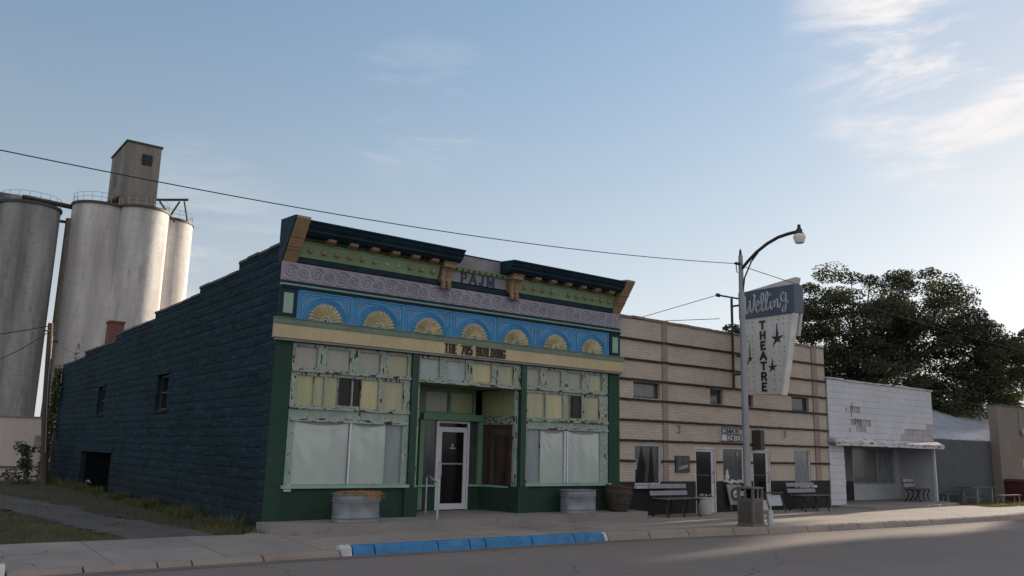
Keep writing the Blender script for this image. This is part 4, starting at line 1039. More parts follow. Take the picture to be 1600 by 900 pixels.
MB().box(13.435, 13.485, -.10, -.045, 3.50, 6.08).build('mast_post', 'dark_metal', sp)
MB().tube([(12.82, -.08, 6.10), (13.9, -.08, 6.12)], .026, 8).build('crossarm', 'dark_metal', sp)
MB().tube([(12.80, -.08, 6.10), (12.9, -.08, 6.10)], .055, 8).build('insulator', 'dark_metal', sp)

# ============================================================ BUILDING C
Cb = thing('white_storefront_building', 'low weathered white sided shopfront with missing siding and a deep porch', 'building', (18.2, 0, 0))
CX0, CX1 = 18.16, 24.88
mb = MB(); z = 2.27; r_ = 0
miss = {(3, 1), (3, 2), (2, 1), (1, 2), (1, 1)}
mb_s = MB()
while z < 4.10:
    x = CX0; c = 0; e2 = min(z+.205, 4.10)
    while x < CX1-.01:
        e = min(CX1, x+.62-(.31 if (c == 0 and r_ % 2) else 0)); rr = random.random()
        lowright = (x > 22.2 and z < 2.5+.22*(x-22.2)/1.2*random.uniform(.3, 1.1))
        hole = (r_ in (1, 2) and 19.6 < x+.3 < 20.6) or (r_ == 4 and 19.3 < x+.3 < 20.0)
        if hole: pass
        elif lowright: mb_s.box(x+.004, e-.004, -.03, -.012, z+.003, e2-.003)
        else: mb.box(x+.003, e-.003, -.045-random.uniform(0, .006), -.012, z+.002, e2-.003)
        x = e; c += 1
    z += .205; r_ += 1
MB().box(CX0, CX1, -.01, .25, 2.2, 4.10).build('front_wall', 'white_stain', Cb)
mb.build('siding', 'white_paint', Cb); mb_s.build('siding', 'white_stain', Cb)
mb = MB()
for k in range(7):
    x = 19.2+k*.13+random.uniform(-.05, .05); z = 2.35+random.random()*1.0; mb.box(x, x+.03, -.056, -.047, z, z+random.uniform(.1, .3))
mb.build('siding_gap', 'dark_metal', Cb)
mb = MB(); x = CX0-.05
while x < CX1+.05:
    e = min(CX1+.05, x+random.uniform(.7, 1.4)); dz = random.uniform(-.02, .015); mb.box(x, e, -.09, .28, 4.10+dz, 4.15+dz); x = e
mb.build('coping', 'white_peel', Cb)
mb = MB(); x = CX0-.02
while x < CX1+.2:
    e = min(CX1+.22, x+random.uniform(.6, 1.1)); dz = random.uniform(-.006, .006)
    mb.prism([(.0, 2.27+dz), (-.06, 2.26+dz), (-.30, 2.15+dz), (-.30, 2.12+dz), (0, 2.12+dz)], 'X', x, e); mb.box(x, e-.01, -.29, -.25, 2.02+dz, 2.12+dz); x = e
mb.build('canopy', 'white_peel', Cb)
MB().box(CX0, CX1, -.25, 1.4, 2.06, 2.10).build('porch_ceiling', 'grey_frame', Cb)
mb = MB()
for k in range(9): mb.box(18.13+random.uniform(-.01, .01), 18.96+random.uniform(-.01, .02), -.035-.003*k % .01, .05, .14+k*.212, .14+(k+1)*.212-.006)
mb.build('side_panel', 'white_paint', Cb)
MB().box(18.96, 19.0, .0, 1.3, .2, 2.06).build('return_wall', 'grey_door', Cb)
MB().box(19.0, 21.6, 1.30, 1.4, .2, 2.06).build('grey_partition', 'grey_door', Cb)
MB().box(19.0, 21.62, 1.26, 1.298, .2, .85).build('dark_plinth', 'black_brick', Cb)
mb = MB()
for p, q, r1_, s in rect_holes(21.64, 24.5, .74, 2.06, [(21.72, 23.25, .79, 1.98), (23.33, 24.30, .79, 1.98)]): mb.box(p, q, 1.30, 1.37, r1_, s)
o = mb.build('shop_window', 'grey_frame', Cb)
for p, q in ((21.72, 23.25), (23.33, 24.30)): MB().box(p, q, 1.335, 1.345, .79, 1.98).build('pane', glassy('dusty_curtained_pane', (.13, .125, .12), .18, .2, 4) if p < 22 else 'glass_curtain', o)
MB().box(21.64, 24.84, 1.29, 1.4, .2, .74).build('lower_wall', 'bluewhite', Cb)
MB().box(24.5, 24.84, 1.30, 1.4, .74, 2.06).build('corner_wall', 'bluewhite', Cb)
MB().box(24.84, 24.92, .06, 1.4, .16, 2.10).build('porch_end_wall', 'bluewhite', Cb)
MB().box(24.82, 24.90, -.04, .055, .16, 2.06).build('porch_post', 'white_paint', Cb)
MB().box(18.16, 24.9, 1.4, 14, .1, 3.7).build('rear_body', 'grey_wall', Cb)
P = [(18.13, 0.02), (18.1, -.3), (18.5, -1.25), (19.6, -1.35), (21.5, -1.25), (23.2, -1.15), (24.4, -.95), (25.0, -.3), (24.95, 1.4), (18.13, 1.4)]
P2 = []
for (a, b), (c, d) in zip(P, P[1:]+P[:1]):
    k = max(1, int(math.hypot(c-a, d-b)/.2)) if b < -.2 else 1
    for i in range(k): t = i/k; P2.append((a+(c-a)*t, b+(d-b)*t+(random.uniform(-.03, .03) if b < -.3 else 0)))
MB().prism(P2, 'Z', .02, .20).build('porch_slab', 'slab', Cb)

# ============================================================ GREY + BRICK BUILDINGS on the right
D = thing('metal_roof_building', 'low dark grey building with a pale ribbed metal roof', 'building', (27, .4, 0))
MB().box(24.95, 45.9, .35, .5, -.02, 2.42).build('front_wall', 'grey_wall', D)
MB().box(24.95, 45.9, .5, 9, -.02, 2.3).build('body', 'grey_wall', D)
mb = MB()
y0, z0, y1, z1 = .36, 2.42, 5.2, 4.42
mb.prism([(y0, z0), (y1, z1), (y1, z1-.05), (y0, z0-.05)], 'X', 24.96, 46.0)
x = 25.05
while x < 46: mb.prism([(y0-.01, z0), (y0-.01, z0+.06), (y1, z1+.06), (y1, z1)], 'X', x, x+.06); x += .34
mb.prism([(y1, z1), (y1+5, z1-1.8), (y1+5, z1-1.85), (y1, z1-.05)], 'X', 24.96, 46.0)
mb.build('roof', 'metal_roof', D)
MB().prism([(y1-.55, z1-.13), (y1-.55, z1-.09), (y1, z1+.08), (y1+.3, z1-.05), (y1+.3, z1-.12), (y1, z1+.03)], 'X', 24.96, 46.0).build('ridge_cap', 'metal_roof', D)
MB().box(27.6, 27.9, 4.3, 4.5, 3.95, 4.12).build('roof_vent', 'dark_metal', D)
E_ = thing('tan_brick_building', 'plain tan brick building at the right edge beyond the picnic table', 'building', (32, 0, 0))
hl = [(32.35, 32.95, .55, 1.75)]
mb = MB(); front_wall(mb, 30.30, 33.4, -.02, 3.87, 0, hl, .12); mb.box(30.30, 33.4, .125, .34, -.02, 3.868); mb.quad((30.30, 0, -.02), (30.30, 0, 3.87), (30.30, .125, 3.87), (30.30, .125, -.02))
mb.build('wall', 'tan_wall', E_)
MB().box(30.27, 33.45, -.03, .37, 3.87, 3.93).build('coping', 'dark_frame', E_)
a, b, c, d = hl[0]; mb = MB()
for p, q, r1_, s in rect_holes(a, b, c, d, [(a+.06, b-.06, c+.06, 1.10), (a+.06, b-.06, 1.16, d-.06)]): mb.box(p, q, .04, .1, r1_, s)
o = mb.build('window', 'sill', E_); MB().box(a+.06, b-.06, .07, .08, c+.06, d-.06).build('pane', 'glass_curtain', o)
MB().box(a-.06, b+.06, -.06, .05, c-.06, c-.002).build('sill', 'sill', o)
MB().tube([(32.3, -.04, 2.9), (32.3, -.04, 3.86)], .02, 6).build('conduit', 'grey_frame', E_)
MB().lathe([(.0, 0), (.10, .02), (.12, .12), (.09, .25), (0, .28)], (32.42, -.14, 2.72), 12).build('wall_lamp', 'sill', E_)

# ============================================================ LOW PINK BUILDING at the back left
F = thing('stucco_building', 'low pinkish stucco building behind the utility pole beneath the silos', 'building', (-1, 24.6, 0))
MB().box(-22, 3.5, 24.5, 30, .05, 2.50).build('wall', 'stucco_pink', F)
MB().box(-22.05, 3.55, 24.45, 30.05, 2.50, 2.55).build('coping', 'grey_frame', F)
MB().box(-.30, .02, 24.38, 24.495, 1.30, 1.78).build('meter_box', 'grey_frame', F)
MB().box(-22, 3.4, 24.43, 24.495, .50, .54).build('wall_pipe', 'dark_frame', F)
MB().box(-22, 3.4, 24.46, 24.497, .05, .18).build('plinth', 'grey_frame', F)
MB().box(.4, 1.1, 25.2, 26.4, 2.55, 3.5).build('roof_shed', 'dark_frame', F)

# ============================================================ GRAIN ELEVATORS
def lat(u, dep, z):  # solved offline, see table
    return None
G = thing('grain_elevator', 'tall pale concrete grain elevator with square headhouse on top', 'grain elevator', (16, 92, 0))
def silo(c, r, top, parent, mat, rail=True, seed=0):
    mb = MB(); n = 48
    mb.lathe([(r, 0), (r, top-.35), (r, top-.05)], (c[0], c[1], 0), n, cap=False)
    o = mb.build('silo', mat, parent, smooth=True)
    MB().lathe([(r+.01, top-.30), (r+.16, top-.30), (r+.16, top), (r-.3, top+.02), (.0, top+.05)], (c[0], c[1], 0), n, cap=False).build('silo_rim', 'dark_frame', o)
    if rail:
        mb = MB()
        for hh in (.55, 1.1): mb.tube([(c[0]+(r-.05)*math.cos(2*PI*k/36), c[1]+(r-.05)*math.sin(2*PI*k/36), top+hh) for k in range(37)], .018, 4)
        for k in range(18): a = 2*PI*k/18; mb.tube([(c[0]+(r-.05)*math.cos(a), c[1]+(r-.05)*math.sin(a), top), (c[0]+(r-.05)*math.cos(a), c[1]+(r-.05)*math.sin(a), top+1.1)], .018, 4)
        mb.build('railing', 'dark_frame', o)
    return o
silo((13.2, 92.9), 3.05, 29.4, G, 'silo'); silo((17.75, 91.35), 2.95, 29.5, G, 'silo'); silo((22.1, 96.4), 2.95, 29.9, G, 'silo')
silo((17.5, 97.5), 3.0, 29.6, G, 'silo', False)
hx0, hx1, hy0, hy1 = 15.15, 19.2, 91.9, 100.2
hh = MB().box(hx0, hx1, hy0, hy1, 29.0, 38.1).build('headhouse', 'headhouse', G)
MB().box(hx0-.15, hx1+.15, hy0-.15, hy1+.15, 38.1, 38.3).build('headhouse_roof', 'dark_frame', hh)
MB().box(hx0-.05, hx0-.01, 96.3, 97.2, 33.4, 34.9).build('headhouse_window', 'dark_frame', hh); w_ = MB().box(17.0, 18.2, hy0-.06, hy0-.01, 35.5, 36.9).build('headhouse_window', 'glass_dark', hh)
MB().box(16.95, 18.25, hy0-.10, hy0-.061, 36.15, 36.25).box(17.55, 17.62, hy0-.10, hy0-.061, 35.5, 36.9).build('window_bars', 'dark_frame', w_)
mb = MB()
mb.tube([(19.0, 92.2, 31.4), (22.8, 91.0, 31.9)], .16, 6); mb.tube([(19.6, 92.0, 31.3), (21.7, 92.0, 28.9)], .12, 6); mb.tube([(21.9, 91.5, 31.6), (20.9, 92.3, 29.2)], .12, 6); mb.tube([(22.4, 91.3, 31.7), (23.2, 92.0, 29.4)], .12, 6)
mb.tube([(15.2, 93.0, 31.0), (14.0, 93.6, 30.1), (13.2, 93.8, 29.6)], .35, 6)
mb.build('spout', 'dark_metal', G)
MB().tube([(10.15, 93.1, 0), (10.15, 93.1, 27.4)], .50, 12).build('leg_casing', pm('ochre_grey_steel', (.17, .155, .12), rough=.7, var=.3), G)
mb = MB(); mb.lathe([(0, 0), (.18, 0), (.18, .12), (0, .12)], (0, 0, 0), 8)
G2 = thing('grain_silo_block', 'darker grey concrete silos cut by the left edge of the view', 'grain silos', (3, 92, 0))
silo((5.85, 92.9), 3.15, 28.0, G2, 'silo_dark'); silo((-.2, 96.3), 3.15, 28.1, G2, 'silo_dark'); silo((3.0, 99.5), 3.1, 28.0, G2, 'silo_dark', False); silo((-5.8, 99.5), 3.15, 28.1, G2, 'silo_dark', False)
mb = MB(); mb.box(-8, 6.5, 96.2, 98.5, 28.0, 30.0); mb.build('gallery', 'silo_dark', G2)
MB().tube([(5.0, 94.0, 29.3), (12.5, 93.5, 28.9)], .30, 6).tube([(8.2, 93.0, 26.9), (11, 93.2, 27.0)], .18, 6).build('catwalk', 'dark_metal', G2)

# ============================================================ STREET LAMP
Lm = thing('street_lamp', 'tall galvanised street lamp with curved arm beside the bin', 'street lamp', (10.05, -3.0, .14))
LX, LY = 10.05, -3.0
MB().tube([(LX, LY, .14), (LX, LY, .30), (LX, LY, 5.2), (LX, LY, 6.30)], [.098, .088, .066, .052], 14).build('pole', 'pole_galv', Lm, smooth=True)
MB().tube([(LX, LY, 6.28), (LX, LY, 6.40), (LX, LY, 6.46)], [.035, .03, .01], 8).box(LX-.20, LX-.02, LY-.03, LY+.03, 6.06, 6.11).build('finial', 'dark_metal', Lm)
arm = [(LX, LY-.04, 5.98), (LX, LY-.20, 6.12), (LX, LY-.45, 6.30), (LX, LY-.75, 6.45), (LX, LY-1.05, 6.545), (LX, LY-1.32, 6.575), (LX, LY-1.55, 6.58)]
MB().tube(arm, .038, 10).build('arm', 'dark_metal', Lm, smooth=True)
MB().tube([(LX, LY-.03, 5.35), (LX, LY-.10, 5.75), (LX, LY-.30, 6.10), (LX, LY-.50, 6.29)], .018, 8).build('brace', 'dark_metal', Lm, smooth=True)
hy = LY-1.60
MB().lathe([(.0, .17), (.035, .16), (.04, .08), (.065, .05), (.075, -.02), (.10, -.05), (.11, -.06)][::-1], (LX, hy, 6.57), 16).build('lamp_head', 'dark_metal', Lm, smooth=True)
MB().lathe([(.105, -.06), (.135, -.10), (.14, -.13), (.095, -.26), (.08, -.265)][::-1], (LX, hy, 6.57), 16).build('lamp_shade', pm('frosted_lamp_glass', (.72, .68, .60), rough=.3, var=.05, bst=0), Lm, smooth=True)
MB().tube([(LX-.17, LY, 6.06), (LX-.16, LY, 5.9), (LX-.13, LY, 5.86)], .012, 5).build('insulator', 'dark_metal', Lm)

# ============================================================ WIRES
def cable(name, label, a, b, sag, r=.012, n=24):
    a = Vector(a); b = Vector(b); pts = [a.lerp(b, t/n)-Vector((0, 0, sag*4*(t/n)*(1-t/n))) for t in range(n+1)]
    return tag(MB().tube(pts, r, 5).build(name, 'wire'), label, 'cable')
cable('power_line', 'long black overhead wire crossing the sky left of the street lamp', (-26, -3.0, 7.32), (LX-.15, LY, 6.08), 1.385, .0085, 60)
cable('power_line', 'thin overhead wire running right from the street lamp past the tree', (LX+.03, LY, 6.05), (30, -3.4, 5.2), .14, .009, 30)
cable('power_line', 'upper wire slanting up left from the mast crossarm', (12.82, -.08, 6.1), (11.6, 14, 4.4), .05, .010)
cable('power_line', 'lower faint wire behind the striped wall parapet', (13.5, .4, 5.55), (4, 26, 6.6), .1, .010)

# ============================================================ BENCHES
def make_bench(label, L=1.32):
    t = thing('park_bench', label, 'bench', (0, 0, 0), 0, 'park benches on the pavement')
    # local: length along x, back at y=+, seat towards -y, feet z=0
    def slat(x0, x1, prof, nm): return MB().prism(prof, 'X', x0, x1).build(nm, 'bench_slat' if 'back' in nm else 'table', t, bevel=.006)
    slat(-L/2, L/2, [(.155, .49), (.185, .49), (.205, .60), (.175, .60)], 'backrest_slat')
    slat(-L/2-.01, L/2-.01, [(.185, .655), (.215, .655), (.235, .765), (.205, .765)], 'backrest_slat')
    for k in range(3): slat(-L/2, L/2, [(-.32+k*.145, .415), (-.19+k*.145, .415), (-.19+k*.145, .44), (-.32+k*.145, .44)], 'seat_slat')
    for x in (-L*.42, 0, L*.42):
        mb = MB(); w2_ = .018
        mb.tube([(x, -.34, 0), (x, -.27, .10), (x, -.25, .24), (x, -.30, .37), (x, -.33, .405)], [.026, .022, .02, .022, .022], 8)
        mb.tube([(x, .20, 0), (x, .10, .14), (x, .06, .26), (x, .13, .40), (x, .215, .55), (x, .28, .80)], [.026, .022, .022, .022, .02, .015], 8)
        mb.tube([(x, -.33, .40), (x, .12, .395)], .018, 8)
        mb.build('bench_leg', 'bench_iron', t, smooth=True)
    return t
b1 = make_bench('grey slatted bench below the window next to the white planter pot', 1.36)
b1.location = (10.28, -.62, .135)
b2 = copy_tree(b1, None, (15.95, -.62, .135), 0, 'grey slatted bench beneath the curtained window right of the second hall door')
b3 = copy_tree(b1, None, (23.75, .2, .20), R(12), 'dark iron bench with grey slats inside the white shop porch')

# ============================================================ TUBS, BARREL, POT
def make_tub(label):
    t = thing('stock_tank', label, 'planter tub', (0, 0, 0), 0, 'galvanised stock tank planters')
    prof = [(.96, 0), (.97, .02), (.97, .03), (.955, .05), (.955, .07), (.985, .085), (.985, .105), (.955, .12), (.955, .355), (.985, .37), (.985, .39), (.955, .40), (.975, .415), (.975, .44), (.955, .45), (.965, .49), (1.0, .50), (1.0, .515), (.96, .515), (.955, .44)]
    def rr(k, n=56):  # rounded oval outline
        a = 2*PI*k/n; ex = .46; ey = .29
        c, s = math.cos(a), math.sin(a); p = 2.6
        q = (abs(c)**p+abs(s)**p)**(-1/p); return ex*c*q, ey*s*q
    n = 56; vs = [(rr(k)[0]*r, rr(k)[1]*r, z) for r, z in prof for k in range(n)]
    fs = [(i*n+k, i*n+(k+1) % n, (i+1)*n+(k+1) % n, (i+1)*n+k) for i in range(len(prof)-1) for k in range(n)]
    MB().add(vs, fs).build('tub_wall', 'galv', t, smooth=True)
    MB().add([(rr(k)[0]*.95, rr(k)[1]*.95, .44) for k in range(n)], [tuple(range(n))]).build('soil', 'soil', t)
    return t
t1 = make_tub('galvanised oval stock tank full of dry straw coloured grass'); t1.location = (1.53, -.66, .275)
t2 = copy_tree(t1, None, (7.26, -.42, .275), 0, 'galvanised oval stock tank with a few green stems beside the wooden barrel')
def tuft(name, mat, parent, cx, cy, n, h0, h1, rx, ry, z, droop=1.0, wd=.006, bias=(0, 0)):
    vs = []; fs = []
    for i in range(n):
        a = random.uniform(0, 2*PI); q = math.sqrt(random.random()); x, y = cx+rx*q*math.cos(a), cy+ry*q*math.sin(a)
        h = random.uniform(h0, h1); dx, dy = random.gauss(bias[0], .6)*h, random.gauss(bias[1], .6)*h
        w_ = wd; k = len(vs); ang = random.uniform(0, PI); ox, oy = math.cos(ang)*w_, math.sin(ang)*w_
        for s, t in ((0, 0), (.4, .25), (.75, .65), (1.0, 1.0)):
            zz = z+h*(s-droop*t*t*.75); k2 = 1-s*.8; vs += [(x+dx*t-ox*k2, y+dy*t-oy*k2, zz), (x+dx*t+ox*k2, y+dy*t+oy*k2, zz)]
        for j in range(3): fs.append((k+2*j, k+2*j+1, k+2*j+3, k+2*j+2))
    o = MB().add(vs, fs).build(name, mat); o.parent = parent; return o
tuft('dry_grass', 'straw', t1, 0.05, 0, 1100, .10, .20, .42, .25, .47, .9)
tuft('dry_grass', 'straw', t1, .16, -.2, 260, .08, .15, .20, .06, .49, 2.2, bias=(.1, -.3))
tuft('dry_grass', 'green_leaf', t2, 0, 0, 260, .05, .10, .40, .22, .43, .8)
tuft('green_stems', 'green_leaf', t2, -.05, 0, 12, .15, .34, .3, .1, .43, .2)
bar = thing('wooden_barrel', 'weathered half barrel planter with rusty hoops leaning on the shop corner', 'barrel', (8.55, -.40, .275))
mb = MB(); n = 22
def brl(z): return .20+.11*min(1, z/.40)+.02*math.sin(z/.62*PI)
vs = []; fs = []
for k in range(n):
    a0, a1 = 2*PI*(k+.04)/n, 2*PI*(k+.96)/n; dr = random.uniform(-.004, .004); k0 = len(vs); H = 7; top = .62+random.uniform(-.012, .012)
    for j in range(H):
        z = top*j/(H-1); r = brl(z)+dr; vs += [(r*math.cos(a0), r*math.sin(a0), z), (r*math.cos(a1), r*math.sin(a1), z), ((r-.025)*math.cos(a1), (r-.025)*math.sin(a1), z), ((r-.025)*math.cos(a0), (r-.025)*math.sin(a0), z)]
    for j in range(H-1):
        for q in range(4): fs.append((k0+4*j+q, k0+4*j+(q+1) % 4, k0+4*(j+1)+(q+1) % 4, k0+4*(j+1)+q))
    fs.append((k0+4*(H-1), k0+4*(H-1)+1, k0+4*(H-1)+2, k0+4*(H-1)+3))
o = MB().add(vs, fs).build('staves', 'barrel_wood', None); o.parent = bar
for z in (.06, .20, .42, .56):
    r = brl(z)+.008; o = MB().lathe([(r, -.018), (r+.006, 0), (brl(z+.02)+.008, .018)], (0, 0, z), 28, cap=False).build('hoop', 'hoop', None, smooth=True); o.parent = bar
o = MB().lathe([(0, 0), (.28, 0)], (0, 0, .50), 20, cap=False).build('soil', 'soil', None); o.parent = bar
bar.rotation_euler = (0, R(4), R(10)); bar.location = (8.55, -.40, .265)
pot = thing('flower_pot', 'white round flower pot with small white blooms beside the bench', 'flower pot', (11.42, -.62, .135))
o = MB().lathe([(.15, 0), (.16, .01), (.205, .40), (.23, .40), (.235, .44), (.21, .445), (.20, .40), (0, .39)], (0, 0, 0), 24).build('pot', 'plastic_white', None, smooth=True); o.parent = pot
tuft('leaves', 'green_leaf', pot, 0, 0, 220, .06, .14, .18, .18, .40, .8, .014)
mb = MB()
for k in range(16): a = random.uniform(0, 2*PI); q = random.uniform(.03, .2); mb.lathe([(0, 0), (.022, .008), (.025, .02), (0, .028)], (q*math.cos(a), q*math.sin(a), .46+random.uniform(-.01, .05)), 6)
o = mb.build('flowers', 'plastic_white', None); o.parent = pot

# ============================================================ LITTER BIN and odds on the pavement
bn = thing('litter_bin', 'square brown litter bin with openings standing at the kerb by the street lamp', 'litter bin', (9.66, -3.35, .14))
bx0, bx1, by0, by1 = 9.50, 9.86, -3.55, -3.12
MB().box(bx0, bx1, by0, by1, .14, .70).box(bx0-.012, bx1+.012, by0-.012, by1+.012, .14, .18).box(bx0-.012, bx1+.012, by0-.012, by1+.012, .70, .735).build('bin_body', 'bin', bn, bevel=.012)
MB().box(bx0-.006, bx0-.002, by0+.06, by1-.06, .22, .66).box(bx0+.05, bx1-.05, by0-.006, by0-.002, .22, .66).build('bin_panel', 'bin_dark', bn)
mb = MB()
for x in (bx0, bx1-.05):
    for y in (by0, by1-.05): MB().box(x, x+.05, y, y+.05, .735, .93).build('bin_post', 'bin', bn)
MB().box(bx0+.16, bx0+.20, by0, by0+.04, .735, .93).build('bin_post', 'bin', bn); MB().box(bx0, bx0+.04, by0+.19, by0+.24, .735, .93).build('bin_post', 'bin', bn)
MB().box(bx0+.06, bx1-.06, by0+.06, by1-.06, .735, .92).build('liner', 'dark', bn)
MB().box(bx0+.045, bx0+.055, by0+.26, by0+.36, .77, .88).build('bin_notice', 'plastic_white', bn)
MB().box(bx0-.015, bx1+.015, by0-.015, by1+.015, .93, .975).build('bin_lid', 'bin', bn, bevel=.014)
bo = thing('bollard', 'short round grey capped post standing right behind the litter bin', 'bollard', (10.25, -3.55, .14))
MB().lathe([(.0, 0), (.07, 0), (.07, .26), (.06, .31), (.03, .34), (0, .345)], (10.22, -3.45, .14), 16).build('post', 'plastic_white', bo, smooth=True)
lb = thing('crumpled_bag', 'crumpled white paper bag lying between bin and short post', 'litter', (10.0, -3.42, .14))
vs = []; n = 9
mb = MB(); mb.lathe([(0, 0), (.06, .005), (.075, .03), (.05, .07), (.02, .10), (0, .10)], (10.0, -3.46, .14), 9)
mb.v = [(x+random.uniform(-.012, .012), y+random.uniform(-.012, .012), max(.141, z+random.uniform(-.012, .012))) for x, y, z in mb.v]; mb.build('bag', 'plastic_white', lb)
# A-frame boards by the window
ab = thing('seal_board', 'white tilted board with a dark round seal under the middle window', 'sign board', (13.1, -.35, .14))
MB().add([(12.98, -.08, .86), (13.62, -.08, .84), (13.62, -.12, .30), (13.08, -.12, .32), (12.98, -.11, .86), (13.62, -.11, .84), (13.62, -.15, .30), (13.08, -.15, .32)], [(0, 1, 2, 3), (7, 6, 5, 4), (0, 4, 5, 1), (1, 5, 6, 2), (2, 6, 7, 3), (3, 7, 4, 0)]).build('board', 'grey_frame', ab)
mb = MB(); mb.tube([(13.29, -.152, .60), (13.29, -.158, .60)], .17, 24); sl = mb.build('seal', 'dark_frame', ab)
mb = MB(); mb.tube([(13.29, -.159, .60), (13.29, -.163, .60)], .10, 20); mb.build('seal_centre', 'sill', sl)
mb = MB(); mb.tube([(13.26, -.164, .57), (13.31, -.168, .62), (13.34, -.166, .58)], .02, 6); mb.build('seal_emblem', 'dark_frame', sl)
MB().box(13.1, 13.15, -.14, -.10, .14, .33).box(13.5, 13.55, -.14, -.10, .14, .33).build('leg', 'dark_frame', ab)
fr = thing('sandwich_board', 'low dark framed stand with white panel before the right hall door', 'sign board', (14.0, -.9, .14))
mb = MB()
for x in (13.72, 14.42): mb.tube([(x, -.95, .14), (x, -.80, .66)], .018, 6)
mb.box(13.68, 14.46, -.86, -.76, .64, .68); mb.build('frame', 'dark_frame', fr)
MB().add([(13.78, -.90, .32), (14.36, -.90, .32), (14.36, -.82, .60), (13.78, -.82, .60), (13.78, -.885, .32), (14.36, -.885, .32), (14.36, -.805, .60), (13.78, -.805, .60)], [(0, 1, 2, 3), (7, 6, 5, 4), (0, 4, 5, 1), (1, 5, 6, 2), (2, 6, 7, 3), (3, 7, 4, 0)]).build('panel', 'bluewhite', fr)

# ============================================================ PICNIC TABLE, RED BIN
pt = thing('picnic_table', 'weathered picnic table against the dark grey wall', 'picnic table', (27.4, -.6, .0))
MB().box(26.35, 28.35, -.62, .0, .66, .70).build('table_top', 'table', pt)
mb = MB()
for x in (26.75, 27.95): 
    o = MB().box(x-.03, x+.03, -.58, -.52, -.02, .66).box(x-.03, x+.03, -.10, -.04, -.02, .66).box(x-.02, x+.02, -.52, -.10, .30, .36).build('table_leg', 'pole_galv', pt)
for i, (x0, x1, y, lab) in enumerate(((27.05, 28.75, -1.15, 'grey metal legged seat bench before the picnic table'), (25.6, 27.3, .12, 'dark seat bench behind the picnic table against the grey wall'))):
    bt = thing('seat_bench', lab, 'bench', ((x0+x1)/2, y, 0), 0)
    MB().box(x0, x1, y-.13, y+.13, .40, .44).build('seat', 'table', bt)
    for x in (x0+.15, x1-.15): MB().tube([(x, y-.10, -.02), (x, y-.08, .40)], .022, 6).tube([(x, y+.10, -.02), (x, y+.08, .40)], .022, 6).build('leg', 'pole_galv', bt)
rb = thing('red_bin', 'dark red wheeled refuse container against the tan brick wall', 'refuse container', (30.9, -.5, 0))
MB().prism([(30.42, -.02), (31.38, -.02), (31.48, .86), (30.38, .86)], 'Y', -.75, -.05).build('container_body', 'red_plastic', rb, bevel=.02)
MB().prism([(30.34, .86), (31.52, .86), (31.48, .95), (30.40, .97)], 'Y', -.80, -.03).build('lid', 'red_plastic', rb, bevel=.02)

# ============================================================ UTILITY POLE, IVY, SHRUB
up_ = thing('utility_pole', 'leaning weathered wooden utility pole at the rear corner of navy building', 'utility pole', (-.66, 18.5, .1))
MB().tube([(-.66, 18.5, .0), (-.98, 18.2, 2.65), (-1.21, 17.82, 5.65)], [.125, .11, .085], 12).build('pole', 'wood_pole', up_, smooth=True)
MB().tube([(-1.35, 17.7, 5.35), (-1.0, 17.9, 5.4)], .03, 6).build('bracket', 'dark_metal', up_); MB().tube([(-1.19, 17.9, 5.0), (-.9, 17.95, 5.05)], .035, 6).build('bracket', 'dark_metal', up_)
MB().tube([(-1.12, 17.72, 5.2), (-1.02, 17.95, 3.4), (-.80, 18.2, 1.2)], .022, 6).build('conduit', 'pole_galv', up_)
cable('service_wire', 'pale twisted service wire slanting down left from the wooden pole', (-1.21, 17.8, 5.55), (-12, 17, 3.6), .4, .016)
cable('service_wire', 'dark slack wire looping left from the wooden pole', (-1.21, 17.8, 5.35), (-6, 18.3, 3.7), .75, .014)
cable('service_wire', 'dark wire from wooden pole to bracket on navy wall top', (-1.21, 17.8, 5.25), (.1, 20.0, 4.85), .12, .014)
sb = thing('service_bracket', 'small bent conduit bracket with wires on top of the navy side wall', 'bracket', (.1, 20, 4.5))
MB().tube([(.1, 20.0, 4.45), (.1, 20.0, 5.15), (.1, 19.75, 5.22), (.1, 19.6, 5.0)], .02, 6).tube([(.1, 20.6, 4.85), (.1, 19.5, 4.85)], .015, 6).tube([(.1, 20.5, 4.75), (.1, 20.1, 4.65), (.1, 19.6, 4.7)], .012, 6).build('conduit', 'wire', sb)
def leaves(name, mat, parent, clumps, size, flat=.0):
    """clumps: (x, y, z, rx, ry, rz, n)"""
    vs = []; fs = []; rg = random
    for (cx, cy_, cz, rx, ry, rz, n) in clumps:
        for i in range(n):
            while True:
                a, b, c = rg.uniform(-1, 1), rg.uniform(-1, 1), rg.uniform(-1, 1); q = a*a+b*b+c*c
                if .05 < q < 1: break
            x, y, z = cx+a*rx, cy_+b*ry, cz+c*rz; s = size*rg.uniform(.6, 1.35)
            d = Vector((rg.gauss(0, 1), rg.gauss(0, 1), rg.gauss(0, .7))).normalized(); e = d.cross(Vector((rg.gauss(0, 1), rg.gauss(0, 1), rg.gauss(0, 1)))).normalized()
            k = len(vs); p = Vector((x, y, z)); vs += [p-d*s*.5, p+e*s*.28, p+d*s*.5, p-e*s*.28]; fs.append((k, k+1, k+2, k+3))
    return MB().add(vs, fs).build(name, mat, parent)
iv = thing('ivy', 'ivy climbing up the rear corner of the navy block wall', 'climbing plant', (-.2, 21.9, 0))
cl_ = [(-.12-.12*random.random(), 21.7+random.uniform(-.3, .4), z, .30*(1-i/26), .35, .35, 110) for i, z in [(i, .3+.28*i) for i in range(15)]]
leaves('foliage', 'ivy', iv, cl_, .14)
mb = MB(); mb.tube([(-.05, 22.05, 0), (-.12, 22.1, 1.6), (-.03, 22.05, 4.3)], .03, 5); mb.build('stem', 'bark', iv)
sb2 = thing('sucker_shrub', 'leafy young tree of heaven shrub left of the wooden utility pole', 'shrub', (-1.3, 19.4, .1))
mb = MB(); tips = []
